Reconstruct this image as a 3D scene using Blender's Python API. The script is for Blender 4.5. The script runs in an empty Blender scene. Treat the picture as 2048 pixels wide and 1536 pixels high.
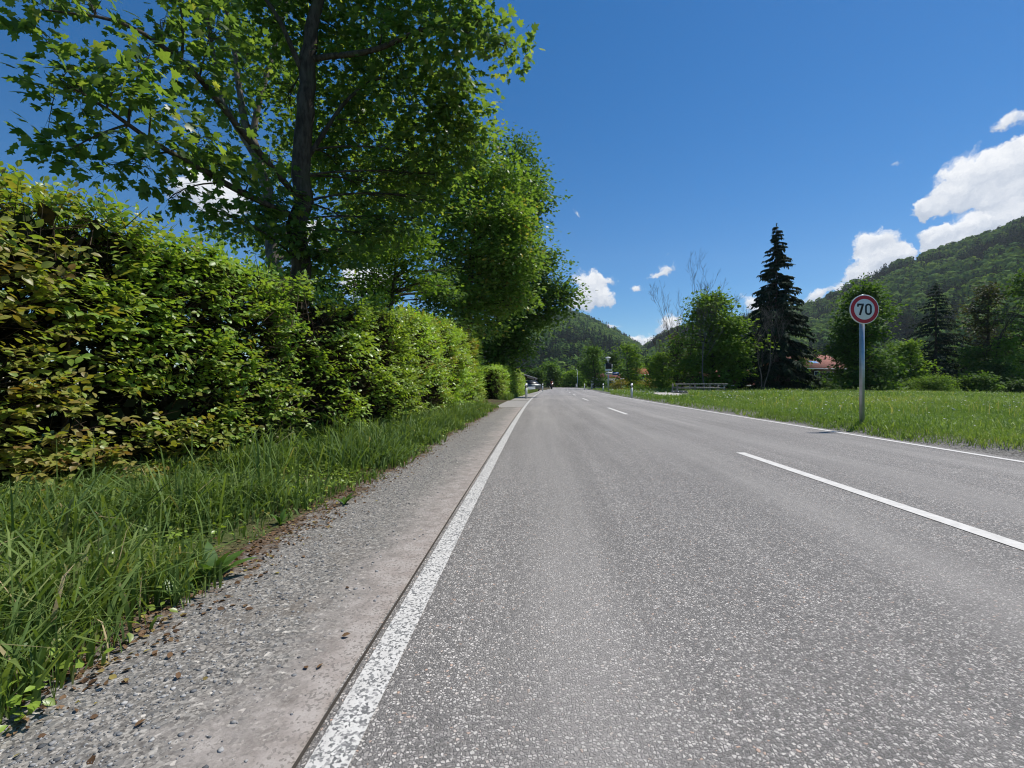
import bpy, math, random
import numpy as np
from mathutils import Vector

# ------------------------------------------------------------------ view, light, sky
sc = bpy.context.scene
C = sc.collection
F, H = 950.0, 0.95                      # focal length in photo pixels, eye height in metres
cam_d = bpy.data.cameras.new("camera")
cam_d.sensor_width = 36.0
cam_d.lens = 36.0 * F / 2048.0
cam_d.clip_start, cam_d.clip_end = 0.05, 9000
cam = bpy.data.objects.new("camera", cam_d)
cam.location = (0, 0, H)
cam.rotation_euler = (math.radians(90), 0, 0)
C.objects.link(cam)
sc.camera = cam

SUN_AZ, SUN_EL = math.radians(62), math.radians(59)      # azimuth to the right of +Y
sun_dir = Vector((math.sin(SUN_AZ) * math.cos(SUN_EL), math.cos(SUN_AZ) * math.cos(SUN_EL), math.sin(SUN_EL)))
sd = bpy.data.lights.new("sun", 'SUN')
sd.energy, sd.angle, sd.color = 4.0, math.radians(0.5), (1.0, 0.955, 0.89)
so = bpy.data.objects.new("sun", sd)
so.rotation_euler = sun_dir.to_track_quat('Z', 'Y').to_euler()
C.objects.link(so)

sc.view_settings.view_transform = 'Standard'
sc.view_settings.look = 'None'
sc.view_settings.exposure = 0.5
sc.view_settings.gamma = 1.0
sc.cycles.max_bounces = 7
sc.cycles.diffuse_bounces = 3
sc.cycles.glossy_bounces = 2
sc.cycles.transmission_bounces = 4
sc.cycles.transparent_max_bounces = 4
sc.cycles.use_denoising = True
sc.cycles.filter_width = 1.1


class NT:
    """small node-tree helper"""
    def __init__(s, tree):
        s.t = tree
        s.n = tree.nodes
        s.n.clear()

    def new(s, typ, **kw):
        nd = s.n.new(typ)
        for k, v in kw.items():
            setattr(nd, k, v)
        return nd

    def link(s, a, b):
        s.t.links.new(a, b)

    def put(s, sock, v):
        if isinstance(v, bpy.types.NodeSocket):
            s.link(v, sock)
        elif v is not None:
            if isinstance(v, tuple) and len(v) == 3 and sock.type == 'RGBA':
                v = (*v, 1)
            sock.default_value = v

    def math(s, op, a, b=None, c=None, clamp=False):
        nd = s.new('ShaderNodeMath', operation=op, use_clamp=clamp)
        for i, v in enumerate((a, b, c)):
            s.put(nd.inputs[i], v)
        return nd.outputs[0]

    def vmath(s, op, a, b=None):
        nd = s.new('ShaderNodeVectorMath', operation=op)
        s.put(nd.inputs[0], a)
        if b is not None:
            s.put(nd.inputs[1], b)
        return nd.outputs['Value'] if op in ('LENGTH', 'DOT_PRODUCT', 'DISTANCE') else nd.outputs[0]

    def mix(s, f, a, b, blend='MIX'):
        nd = s.new('ShaderNodeMix', data_type='RGBA', blend_type=blend)
        s.put(nd.inputs[0], f)
        s.put(nd.inputs[6], a)
        s.put(nd.inputs[7], b)
        return nd.outputs[2]

    def ramp(s, f, stops, interp='LINEAR'):
        nd = s.new('ShaderNodeValToRGB')
        cr = nd.color_ramp
        cr.interpolation = interp
        while len(cr.elements) < len(stops):
            cr.elements.new(0.5)
        for e, (p, c) in zip(cr.elements, stops):
            e.position = p
            e.color = (c, c, c, 1) if not isinstance(c, tuple) else (*c, 1)
        s.put(nd.inputs[0], f)
        return nd.outputs[0]

    def smooth(s, v, a, b):
        nd = s.new('ShaderNodeMapRange', interpolation_type='SMOOTHSTEP')
        s.put(nd.inputs[0], v)
        nd.inputs[1].default_value, nd.inputs[2].default_value = a, b
        return nd.outputs[0]

    def noise(s, vec, scale, detail=4, rough=0.55, out=0, dist=0.0, dims='3D'):
        nd = s.new('ShaderNodeTexNoise', noise_dimensions=dims)
        s.put(nd.inputs['Vector'], vec)
        nd.inputs['Scale'].default_value = scale
        nd.inputs['Detail'].default_value = detail
        nd.inputs['Roughness'].default_value = rough
        nd.inputs['Distortion'].default_value = dist
        return nd.outputs[out]

    def voronoi(s, vec, scale, feature='F1'):
        nd = s.new('ShaderNodeTexVoronoi', feature=feature)
        s.put(nd.inputs['Vector'], vec)
        nd.inputs['Scale'].default_value = scale
        return nd


world = bpy.data.worlds.new("World")
sc.world = world
world.use_nodes = True
w = NT(world.node_tree)
sky = w.new('ShaderNodeTexSky', sky_type='NISHITA')
sky.sun_disc = False
sky.sun_elevation, sky.sun_rotation = SUN_EL, SUN_AZ
sky.altitude, sky.air_density, sky.dust_density, sky.ozone_density = 800, 1.0, 0.2, 3.2
tc = w.new('ShaderNodeTexCoord')
sep = w.new('ShaderNodeSeparateXYZ')
w.link(tc.outputs['Generated'], sep.inputs[0])
az = w.math('ARCTAN2', sep.outputs[0], sep.outputs[1])
el = w.math('ARCSINE', sep.outputs[2])
comb = w.new('ShaderNodeCombineXYZ')
w.link(az, comb.inputs[0])
w.link(el, comb.inputs[1])
n1 = w.noise(comb.outputs[0], 9, 5, 0.6, out=1)
warp = w.vmath('MULTIPLY', w.vmath('SUBTRACT', n1, (0.5, 0.5, 0.5)), (0.085, 0.06, 0))
n1b = w.noise(comb.outputs[0], 40, 5, 0.62, out=1)
warp2 = w.vmath('MULTIPLY', w.vmath('SUBTRACT', n1b, (0.5, 0.5, 0.5)), (0.040, 0.032, 0))
q = w.vmath('ADD', w.vmath('ADD', comb.outputs[0], warp), warp2)
# clouds: direction (from photo pixel), half-sizes in pixels, weight
CLOUDS = [(1960, 352, 92, 44, 1), (2052, 318, 84, 52, 1), (1900, 398, 54, 30, 1), (2100, 372, 110, 46, 1), (1858, 412, 28, 16, .8),
          (2000, 392, 80, 26, .7), (1935, 452, 88, 26, 1), (2040, 434, 100, 30, 1), (1866, 466, 40, 24, .9), (2120, 440, 90, 40, 1), (1905, 486, 90, 14, .7), (1998, 254, 48, 18, .62), (2024, 284, 36, 12, .5),
          (1756, 478, 46, 28, 1), (1790, 508, 38, 26, 1), (1742, 522, 44, 28, .9), (1722, 552, 42, 22, .9),
          (1700, 578, 50, 12, .6), (1625, 597, 44, 18, .8), (1178, 568, 42, 34, 1), (1205, 592, 36, 24, 1),
          (1160, 604, 46, 24, .9), (1222, 553, 30, 9, .4), (1332, 545, 32, 11, .6), (1306, 554, 26, 8, .5),
          (1277, 582, 18, 12, .7), (1336, 516, 8, 5, .35), (1338, 655, 30, 22, .9), (1290, 682, 70, 12, .9),
          (1222, 648, 30, 10, .5), (1168, 418, 20, 14, .28), (1505, 612, 34, 24, .9), (1800, 326, 16, 8, .42),
          (400, 372, 70, 46, 1), (450, 400, 60, 40, .9), (1010, 545, 60, 36, 1), (740, 565, 80, 46, 1), (620, 460, 40, 24, .8)]
W = S = None
for (px, py, rx, ry, wt) in CLOUDS:
    dx, dz = (px - 1024) / F, (768 - py) / F
    a0, e0 = math.atan(dx), math.atan(dz / math.hypot(1, dx))
    k = 1 / F * math.cos(a0) ** 2
    kz = 1 / F * math.cos(a0)
    d = w.vmath('MULTIPLY', w.vmath('SUBTRACT', q, (a0, e0, 0)), (1 / (rx * k * 1.25), 1 / (ry * kz * 1.25), 0))
    ln = w.vmath('LENGTH', d)
    g = w.math('MULTIPLY', w.math('SUBTRACT', 1.0, ln, clamp=True), wt)
    W = g if W is None else w.math('ADD', W, g)
    sp = w.new('ShaderNodeSeparateXYZ')
    w.link(d, sp.inputs[0])
    sg = w.math('MULTIPLY', g, sp.outputs[1])
    S = sg if S is None else w.math('ADD', S, sg)
nz = w.noise(q, 36, 6, 0.6)
dens = w.math('ADD', W, w.math('MULTIPLY', w.math('SUBTRACT', nz, 0.5), 1.15))
alpha = w.math('MULTIPLY', w.smooth(dens, 0.20, 0.54), w.smooth(W, 0.03, 0.22))
shade = w.math('DIVIDE', S, w.math('ADD', W, 0.05))
nb = w.noise(q, 60, 4, 0.6)
lum = w.math('ADD', w.math('MULTIPLY', shade, 1.15), w.math('MULTIPLY', w.math('SUBTRACT', nb, 0.5), 1.3))
cloud_c = w.ramp(w.math('ADD', w.math('MULTIPLY', lum, 0.5), 0.55), [(0.10, (3.0, 3.5, 4.3)), (0.42, (4.6, 4.95, 5.5)), (0.8, (7.2, 7.25, 7.3))])
hs = w.new('ShaderNodeHueSaturation')
w.link(sky.outputs[0], hs.inputs['Color'])
hs.inputs['Saturation'].default_value = 1.42
hs.inputs['Value'].default_value = 0.77
skyc = w.mix(w.math('MULTIPLY', alpha, 0.97), hs.outputs[0], cloud_c)
bg = w.new('ShaderNodeBackground')
w.link(skyc, bg.inputs[0])
bg.inputs[1].default_value = 0.10
wo = w.new('ShaderNodeOutputWorld')
w.link(bg.outputs[0], wo.inputs[0])

# ------------------------------------------------------------------ helpers
rng = np.random.default_rng(7)
random.seed(7)


def at(px, py, Y):
    """the point at depth Y that the photo shows at pixel (px, py)"""
    return np.array([(px - 1024) / F * Y, Y, H - (py - 768) / F * Y])


def norm(v):
    return v / np.maximum(np.linalg.norm(v, axis=-1, keepdims=True), 1e-9)


def mesh(name, verts, faces, mat, parent=None, smooth=False, tint=None, uv=None, origin=None):
    """faces: list of (M,k) int arrays; one mesh object"""
    verts = np.asarray(verts, dtype=np.float32).reshape(-1, 3)
    if origin is not None:
        verts = verts - np.asarray(origin, dtype=np.float32)
    fl = [np.asarray(f, dtype=np.int32) for f in faces if len(f)]
    me = bpy.data.meshes.new(name)
    me.vertices.add(len(verts))
    me.vertices.foreach_set('co', verts.ravel())
    loops = np.concatenate([f.ravel() for f in fl])
    tot = np.concatenate([np.full(len(f), f.shape[1], dtype=np.int32) for f in fl])
    start = np.concatenate([[0], np.cumsum(tot)[:-1]]).astype(np.int32)
    me.loops.add(len(loops))
    me.loops.foreach_set('vertex_index', loops)
    me.polygons.add(len(tot))
    me.polygons.foreach_set('loop_start', start)
    me.polygons.foreach_set('loop_total', tot)
    if smooth:
        me.polygons.foreach_set('use_smooth', np.ones(len(tot), dtype=bool))
    if tint is not None:
        a = me.attributes.new('tint', 'FLOAT', 'POINT')
        a.data.foreach_set('value', np.asarray(tint, dtype=np.float32))
    if uv is not None:
        ul = me.uv_layers.new(name='UVMap')
        ul.data.foreach_set('uv', np.asarray(uv, dtype=np.float32)[loops].ravel())
    me.update(calc_edges=True)
    me.validate()
    if mat:
        me.materials.append(mat)
    o = bpy.data.objects.new(name, me)
    C.objects.link(o)
    if parent:
        o.parent = parent
    elif origin is not None:
        o.location = origin
    return o


def tag(o, label, cat, group=None, kind=None):
    o['label'] = label
    if cat:
        o['category'] = cat
    if group:
        o['group'] = group
    if kind:
        o['kind'] = kind
    return o


def thing(name, loc, label, cat, group=None, rz=0.0):
    o = bpy.data.objects.new(name, None)
    o.empty_display_size = 0.2
    C.objects.link(o)
    o.location = tuple(float(v) for v in loc)
    o.rotation_euler = (0, 0, rz)
    return tag(o, label, cat, group)


def structure(o, label=None):
    o['kind'] = 'structure'
    if label:
        o['label'] = label
    return o


class MB:
    """collects simple solids into one mesh"""
    def __init__(s):
        s.v, s.q, s.t, s.n, s.ng = [], [], [], 0, []

    def add(s, verts, quads=(), tris=(), ngons=()):
        verts = np.asarray(verts, float).reshape(-1, 3)
        s.v.append(verts)
        if len(quads):
            s.q.append(np.asarray(quads) + s.n)
        if len(tris):
            s.t.append(np.asarray(tris) + s.n)
        for g in ngons:
            s.ng.append(np.asarray([g]) + s.n)
        s.n += len(verts)

    def box(s, c, size, rz=0.0, bev=0.0):
        x, y, z = np.asarray(size) / 2
        if bev > 0:
            b = bev
            ring = [(-x + b, -y), (x - b, -y), (x, -y + b), (x, y - b), (x - b, y), (-x + b, y), (-x, y - b), (-x, -y + b)]
            ins = [(max(-x + b, min(x - b, a)), max(-y + b, min(y - b, c2))) for a, c2 in ring]
            v = [(*p, -z) for p in ins] + [(*p, -z + b) for p in ring] + [(*p, z - b) for p in ring] + [(*p, z) for p in ins]
            qs = [(k * 8 + i, k * 8 + (i + 1) % 8, (k + 1) * 8 + (i + 1) % 8, (k + 1) * 8 + i) for k in range(3) for i in range(8)]
            ng = [tuple(range(7, -1, -1)), tuple(range(24, 32))]
        else:
            v = [(-x, -y, -z), (x, -y, -z), (x, y, -z), (-x, y, -z), (-x, -y, z), (x, -y, z), (x, y, z), (-x, y, z)]
            qs = [(0, 3, 2, 1), (4, 5, 6, 7), (0, 1, 5, 4), (1, 2, 6, 5), (2, 3, 7, 6), (3, 0, 4, 7)]
            ng = []
        v = np.array(v)
        cs, sn = math.cos(rz), math.sin(rz)
        v = np.stack([v[:, 0] * cs - v[:, 1] * sn, v[:, 0] * sn + v[:, 1] * cs, v[:, 2]], 1) + np.asarray(c)
        s.add(v, qs, (), ng)

    def tube(s, pts, rad, sides=8, cap=True):
        v, qd = tube_geo(np.asarray(pts, float), np.asarray(rad, float), sides)
        n = len(pts)
        ng = [tuple(range(sides - 1, -1, -1)), tuple(range((n - 1) * sides, n * sides))] if cap else []
        s.add(v, qd, (), ng)

    def lathe(s, c, prof, sides=16, axis='Z'):
        a = np.linspace(0, 2 * math.pi, sides, endpoint=False)
        v = []
        for r, h in prof:
            if axis == 'Z':
                v += [(r * math.cos(t), r * math.sin(t), h) for t in a]
            elif axis == 'Y':
                v += [(r * math.cos(t), -h, r * math.sin(t)) for t in a]
            else:
                v += [(h, r * math.cos(t), r * math.sin(t)) for t in a]
        n = len(prof)
        qd = [(k * sides + i, k * sides + (i + 1) % sides, (k + 1) * sides + (i + 1) % sides, (k + 1) * sides + i) for k in range(n - 1) for i in range(sides)]
        ng = [tuple(range(sides - 1, -1, -1)), tuple(range((n - 1) * sides, n * sides))]
        s.add(np.array(v) + np.asarray(c), qd, (), ng)

    def prism(s, poly, y0, y1, axis='Y'):
        """polygon (a,b) extruded; axis Y: (x,z) polygon, axis X: (y,z), axis Z: (x,y)"""
        n = len(poly)
        f = {'Y': lambda p, h: (p[0], h, p[1]), 'X': lambda p, h: (h, p[0], p[1]), 'Z': lambda p, h: (p[0], p[1], h)}[axis]
        v = [f(p, y0) for p in poly] + [f(p, y1) for p in poly]
        qd = [(i, (i + 1) % n, n + (i + 1) % n, n + i) for i in range(n)]
        s.add(v, qd, (), [tuple(range(n - 1, -1, -1)), tuple(range(n, 2 * n))])

    def build(s, name, mat, parent=None, smooth=False, origin=None):
        fs = ([np.concatenate(s.q)] if s.q else []) + ([np.concatenate(s.t)] if s.t else []) + s.ng
        return mesh(name, np.concatenate(s.v), fs, mat, parent, smooth, origin=origin)


def tube_geo(P, R, sides=6):
    n = len(P)
    T = np.gradient(P, axis=0)
    T = norm(T)
    ref = np.array([0, 0, 1.0]) if abs(T[0, 2]) < 0.9 else np.array([1.0, 0, 0])
    u = norm(np.cross(T, ref))
    v = np.cross(T, u)
    a = np.linspace(0, 2 * np.pi, sides, endpoint=False)
    ring = u[:, None, :] * np.cos(a)[None, :, None] + v[:, None, :] * np.sin(a)[None, :, None]
    V = P[:, None, :] + ring * R[:, None, None]
    i = np.arange(sides)
    q = np.stack([i, (i + 1) % sides, (i + 1) % sides + sides, i + sides], 1)
    Q = np.concatenate([q + k * sides for k in range(n - 1)])
    return V.reshape(-1, 3), Q


class Tubes:
    def __init__(s):
        s.v, s.q, s.n = [], [], 0

    def add(s, P, R, sides=6):
        v, qd = tube_geo(np.asarray(P, float), np.asarray(R, float), sides)
        s.v.append(v)
        s.q.append(qd + s.n)
        s.n += len(v)

    def build(s, name, mat, parent=None, origin=None):
        return mesh(name, np.concatenate(s.v), [np.concatenate(s.q)], mat, parent, True, origin=origin)


def bez(a, b, c, n):
    t = np.linspace(0, 1, n)[:, None]
    return (1 - t) ** 2 * np.asarray(a) + 2 * t * (1 - t) * np.asarray(b) + t ** 2 * np.asarray(c)


# leaf templates: verts (x across, y along, z up) and faces of 3 / 4 corners
OVATE = (np.array([(0, 0, 0), (0, .36, -.03), (0, .72, -.05), (0, 1, -.14), (-.29, .32, .05), (-.26, .66, .02), (.29, .32, .05), (.26, .66, .02)]),
         [np.array([(0, 1, 4), (2, 3, 5), (0, 6, 1), (2, 7, 3)]), np.array([(1, 2, 5, 4), (1, 6, 7, 2)])])
_mo = [(0, 0), (.16, .04), (.34, -.02), (.40, .12), (.56, .28), (.40, .34), (.30, .40), (.52, .62), (.36, .66), (.20, .62), (.14, .80), (0, 1.0)]
_mo = _mo + [(-x, y) for x, y in _mo[-2:0:-1]]
MAPLE = (np.array([(0, .36, .03)] + [(x, y, -.10 * (x * x + (y - .36) ** 2) * 1.6) for x, y in _mo]),
         [np.array([(0, 1 + i, 1 + (i + 1) % len(_mo)) for i in range(len(_mo))])])
_m3 = [(0, 0), (.5, .22), (.26, .38), (.30, .66), (0, 1), (-.30, .66), (-.26, .38), (-.5, .22)]
MAPLE_S = (np.array([(0, .35, .03)] + [(x, y, -.08 * abs(x)) for x, y in _m3]),
           [np.array([(0, 1 + i, 1 + (i + 1) % 8) for i in range(8)])])
RHOMB = (np.array([(0, 0, 0), (.34, .5, .05), (0, 1, -.06), (-.34, .5, .05)]), [np.array([(0, 1, 2, 3)])])
CLUMP = (np.array([(0, 0, 0), (.42, .25, .06), (.2, .55, 0), (.45, .85, -.08), (0, 1, .0), (-.42, .8, .07), (-.2, .5, 0), (-.45, .2, -.05)]),
         [np.array([(0, 1, 2, 6), (2, 3, 4, 6)]), np.array([(4, 5, 6), (6, 7, 0)])])
NEEDLE = (np.array([(-.05, 0, 0), (.05, 0, 0), (.17, .4, -.05), (-.17, .4, -.05), (.12, .75, -.14), (-.12, .75, -.14), (0, 1, -.25)]),
          [np.array([(0, 1, 2, 3), (3, 2, 4, 5)]), np.array([(5, 4, 6)])])


def scatter(P, N, T, size, tpl):
    """a copy of the template at every point: N the leaf's up side, T towards its tip"""
    tv, tf = tpl
    T = norm(T)
    U = norm(np.cross(T, N))
    N = np.cross(U, T)
    s = np.asarray(size)[:, None, None]
    V = P[:, None, :] + s * (tv[None, :, 0:1] * U[:, None, :] + tv[None, :, 1:2] * T[:, None, :] + tv[None, :, 2:3] * N[:, None, :])
    off = (np.arange(len(P)) * len(tv))
    fs = [(f[None, :, :] + off[:, None, None]).reshape(-1, f.shape[1]) for f in tf]
    return V.reshape(-1, 3), fs, len(tv)


class Leaves:
    def __init__(s):
        s.v, s.f, s.t, s.n = [], {}, [], 0

    def add(s, P, N, T, size, tpl, tint):
        if len(P) == 0:
            return
        V, fs, k = scatter(P, N, T, size, tpl)
        s.v.append(V)
        for f in fs:
            s.f.setdefault(f.shape[1], []).append(f + s.n)
        s.t.append(np.repeat(tint, k))
        s.n += len(V)

    def build(s, name, mat, parent=None, origin=None, smooth=False):
        return mesh(name, np.concatenate(s.v), [np.concatenate(x) for x in s.f.values()], mat, parent, smooth,
                    tint=np.concatenate(s.t), origin=origin)


def rnd_dir(n):
    return norm(rng.normal(size=(n, 3)))


def vnoise(P, scale, seed=0, octaves=2):
    """cheap smooth pseudo-noise, about -1..1"""
    r = np.random.default_rng(seed)
    out = np.zeros(len(P))
    amp = 1.0
    tot = 0
    for o in range(octaves):
        for _ in range(4):
            k = r.normal(size=3) * scale * (2.1 ** o)
            out += amp * np.sin(P @ k + r.uniform(0, 6.28)) * 0.5
        tot += amp
        amp *= 0.55
    return out / tot


# ------------------------------------------------------------------ materials
def new_mat(name):
    m = bpy.data.materials.new(name)
    m.use_nodes = True
    return m, NT(m.node_tree)


def finish(nt, shader, disp=None):
    o = nt.new('ShaderNodeOutputMaterial')
    nt.link(shader, o.inputs[0])
    return o


def bump(nt, h, strength=0.5, dist=0.01):
    b = nt.new('ShaderNodeBump')
    b.inputs['Strength'].default_value = strength
    b.inputs['Distance'].default_value = dist
    nt.link(h, b.inputs['Height'])
    return b.outputs[0]


def princ(nt, col, rough=0.8, spec=0.3, metal=0.0, normal=None):
    p = nt.new('ShaderNodeBsdfPrincipled')
    nt.put(p.inputs['Base Color'], col)
    nt.put(p.inputs['Roughness'], rough)
    p.inputs['Specular IOR Level'].default_value = spec
    nt.put(p.inputs['Metallic'], metal)
    if normal is not None:
        nt.link(normal, p.inputs['Normal'])
    return p.outputs[0]


def leaf_mat(name, stops, trans=0.38, rough=0.42, spec=0.35, tboost=1.5, gain=1.0):
    stops = [(p, tuple(min(.5, v * gain) for v in c)) for p, c in stops]
    m, t = new_mat(name)
    a = t.new('ShaderNodeAttribute', attribute_name='tint')
    col = t.ramp(a.outputs['Fac'], stops)
    geo = t.new('ShaderNodeNewGeometry')
    nz_ = t.noise(geo.outputs['Position'], 60, 2)
    col = t.mix(0.25, col, t.mix(1.0, col, t.ramp(nz_, [(0.3, 0.55), (0.7, 1.3)]), 'MULTIPLY'))
    p = princ(t, col, rough, spec)
    tr = t.new('ShaderNodeBsdfTranslucent')
    t.link(t.mix(1.0, col, (1.25 * tboost, 1.2 * tboost, 0.45 * tboost), 'MULTIPLY'), tr.inputs[0])
    mx = t.new('ShaderNodeMixShader')
    mx.inputs[0].default_value = trans
    t.link(p, mx.inputs[1])
    t.link(tr.outputs[0], mx.inputs[2])
    finish(t, mx.outputs[0])
    return m


def flat_mat(name, col, rough=0.6, spec=0.3, metal=0.0, var=0.12, scale=6.0, bmp=0.0):
    m, t = new_mat(name)
    geo = t.new('ShaderNodeNewGeometry')
    n = t.noise(geo.outputs['Position'], scale, 5, 0.6)
    c = t.mix(1.0, col, t.ramp(n, [(0.25, 1 - var), (0.75, 1 + var)]), 'MULTIPLY')
    finish(t, princ(t, c, rough, spec, metal, bump(t, n, bmp, 0.02) if bmp else None))
    return m


def bark_mat(name, c0, c1, scale=14):
    m, t = new_mat(name)
    geo = t.new('ShaderNodeNewGeometry')
    v = t.vmath('MULTIPLY', geo.outputs['Position'], (1, 1, 0.25))
    n = t.noise(v, scale, 6, 0.65)
    n2 = t.noise(geo.outputs['Position'], 2.2, 3)
    c = t.mix(t.smooth(n, 0.35, 0.65), c0, c1)
    c = t.mix(t.math('MULTIPLY', t.smooth(n2, 0.5, 0.7), 0.4), c, (0.09, 0.10, 0.06))
    finish(t, princ(t, c, 0.9, 0.15, 0, bump(t, n, 0.8, 0.03)))
    return m


M = {}
M['bronze_hedge'] = leaf_mat('bronze_hedge_leaf', [(0, (.095, .06, .02)), (.2, (.12, .105, .026)), (.45, (.105, .132, .024)), (.8, (.082, .142, .022)), (1, (.115, .17, .035))], .34, .4, .36, gain=2.1)
M['green_hedge'] = leaf_mat('green_hedge_leaf', [(0, (.075, .10, .018)), (.5, (.092, .138, .020)), (.85, (.115, .165, .026)), (1, (.14, .13, .03))], .32, .35, .45, gain=2.3)
M['yellow_hedge'] = leaf_mat('yellow_hedge_leaf', [(0, (.12, .08, .02)), (.3, (.10, .14, .022)), (.75, (.12, .20, .028)), (1, (.17, .24, .04))], .34, .38, .4, gain=2.1)
M['maple'] = leaf_mat('maple_leaf', [(0, (.028, .052, .016)), (.5, (.046, .078, .020)), (.85, (.074, .108, .026)), (1, (.11, .125, .034))], .46, .4, .35, 2.1, gain=1.85)
M['maple_light'] = leaf_mat('maple_light_leaf', [(0, (.05, .09, .018)), (.5, (.07, .12, .022)), (.9, (.10, .15, .03)), (1, (.14, .12, .03))], .38, .42, .35, gain=2)
M['tree_mid'] = leaf_mat('broadleaf', [(0, (.035, .075, .016)), (.5, (.055, .105, .02)), (1, (.085, .14, .03))], .36, .65, .12, gain=1.5)
M['tree_dark'] = leaf_mat('dark_broadleaf', [(0, (.022, .048, .014)), (.5, (.035, .068, .016)), (1, (.06, .10, .025))], .3, .65, .12, gain=1.6)
M['tree_bright'] = leaf_mat('bright_broadleaf', [(0, (.06, .11, .018)), (.5, (.085, .15, .024)), (1, (.13, .19, .035))], .36, .65, .12, gain=1.45)
M['olive'] = leaf_mat('olive_leaf', [(0, (.05, .05, .02)), (.5, (.06, .075, .022)), (1, (.10, .12, .03))], .3, .6, .2)
M['flower_bush'] = leaf_mat('yellow_bush_leaf', [(0, (.09, .12, .02)), (.5, (.20, .19, .03)), (.8, (.34, .24, .03)), (1, (.30, .12, .03))], .3, .6, .2)
M['spruce'] = leaf_mat('spruce_needle', [(0, (.012, .022, .014)), (.5, (.018, .034, .018)), (1, (.035, .055, .024))], .1, .75, .06, gain=1.45)
M['bark'] = bark_mat('dark_bark', (.035, .028, .022), (.09, .075, .06))
M['bark_light'] = bark_mat('pale_bark', (.07, .06, .05), (.20, .175, .15))
M['birch'] = bark_mat('birch_bark', (.06, .053, .046), (.17, .155, .14), 8)
M['twig'] = bark_mat('twig_bark', (.05, .035, .024), (.11, .075, .05), 30)

# ------------------------------------------------------------------ road line
_y = np.arange(-200, 700, 0.5)
_sl = np.where(_y < 84, 0.043 + 0.00097 * np.maximum(_y, -20), 0.1245 - (_y - 84) * 0.0021)
_sl = np.maximum(_sl, -0.55)
_cx = np.cumsum(_sl) * 0.5
_cx = _cx - np.interp(0, _y, _cx) + 2.76


def road_c(y):
    return np.interp(y, _y, _cx)


LINE_L, LINE_R, EDGE_L, EDGE_R = -3.263, 3.10, -3.342, 3.32


def sstep(a, b, x):
    t = np.clip((x - a) / (b - a), 0, 1)
    return t * t * (3 - 2 * t)


def ground_z(x, y):
    off = x - road_c(y)
    fade = np.clip(1 - (y - 60) / 60, 0, 1)
    zr = sstep(3.45, 4.1, off) * 0.13 * (1 - sstep(20, 40, off))
    zl = sstep(4.2, 5.6, -off) * 0.06
    return -0.03 + (zr + zl) * fade + 0.028 * sstep(3.55, 4.2, np.abs(off))


def strip(name, o0, o1, z, y0, y1, mat, n_lat=1, step=1.0, wob=None, label=None):
    ys = np.arange(y0, y1 + 1e-6, step)
    ls = np.linspace(0, 1, n_lat + 1)
    Y = np.repeat(ys, len(ls))
    a, b = np.full(len(ys), float(o0)), np.full(len(ys), float(o1))
    if wob is not None:
        a, b = a + wob(ys, 0), b + wob(ys, 1)
    OFF = (a[:, None] * (1 - ls) + b[:, None] * ls).ravel()
    X = road_c(Y) + OFF
    zz = np.full(len(X), z) if not callable(z) else z(OFF, Y)
    V = np.stack([X, Y, zz], 1)
    k = len(ls)
    i = np.arange(len(ys) - 1)[:, None] * k + np.arange(k - 1)[None]
    i = i.ravel()
    Q = np.stack([i, i + 1, i + k + 1, i + k], 1)
    o = mesh(name, V, [Q], mat, uv=np.stack([OFF, Y], 1))
    return structure(o, label)


def uvnode(t):
    u = t.new('ShaderNodeUVMap')
    return u.outputs[0]


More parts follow.
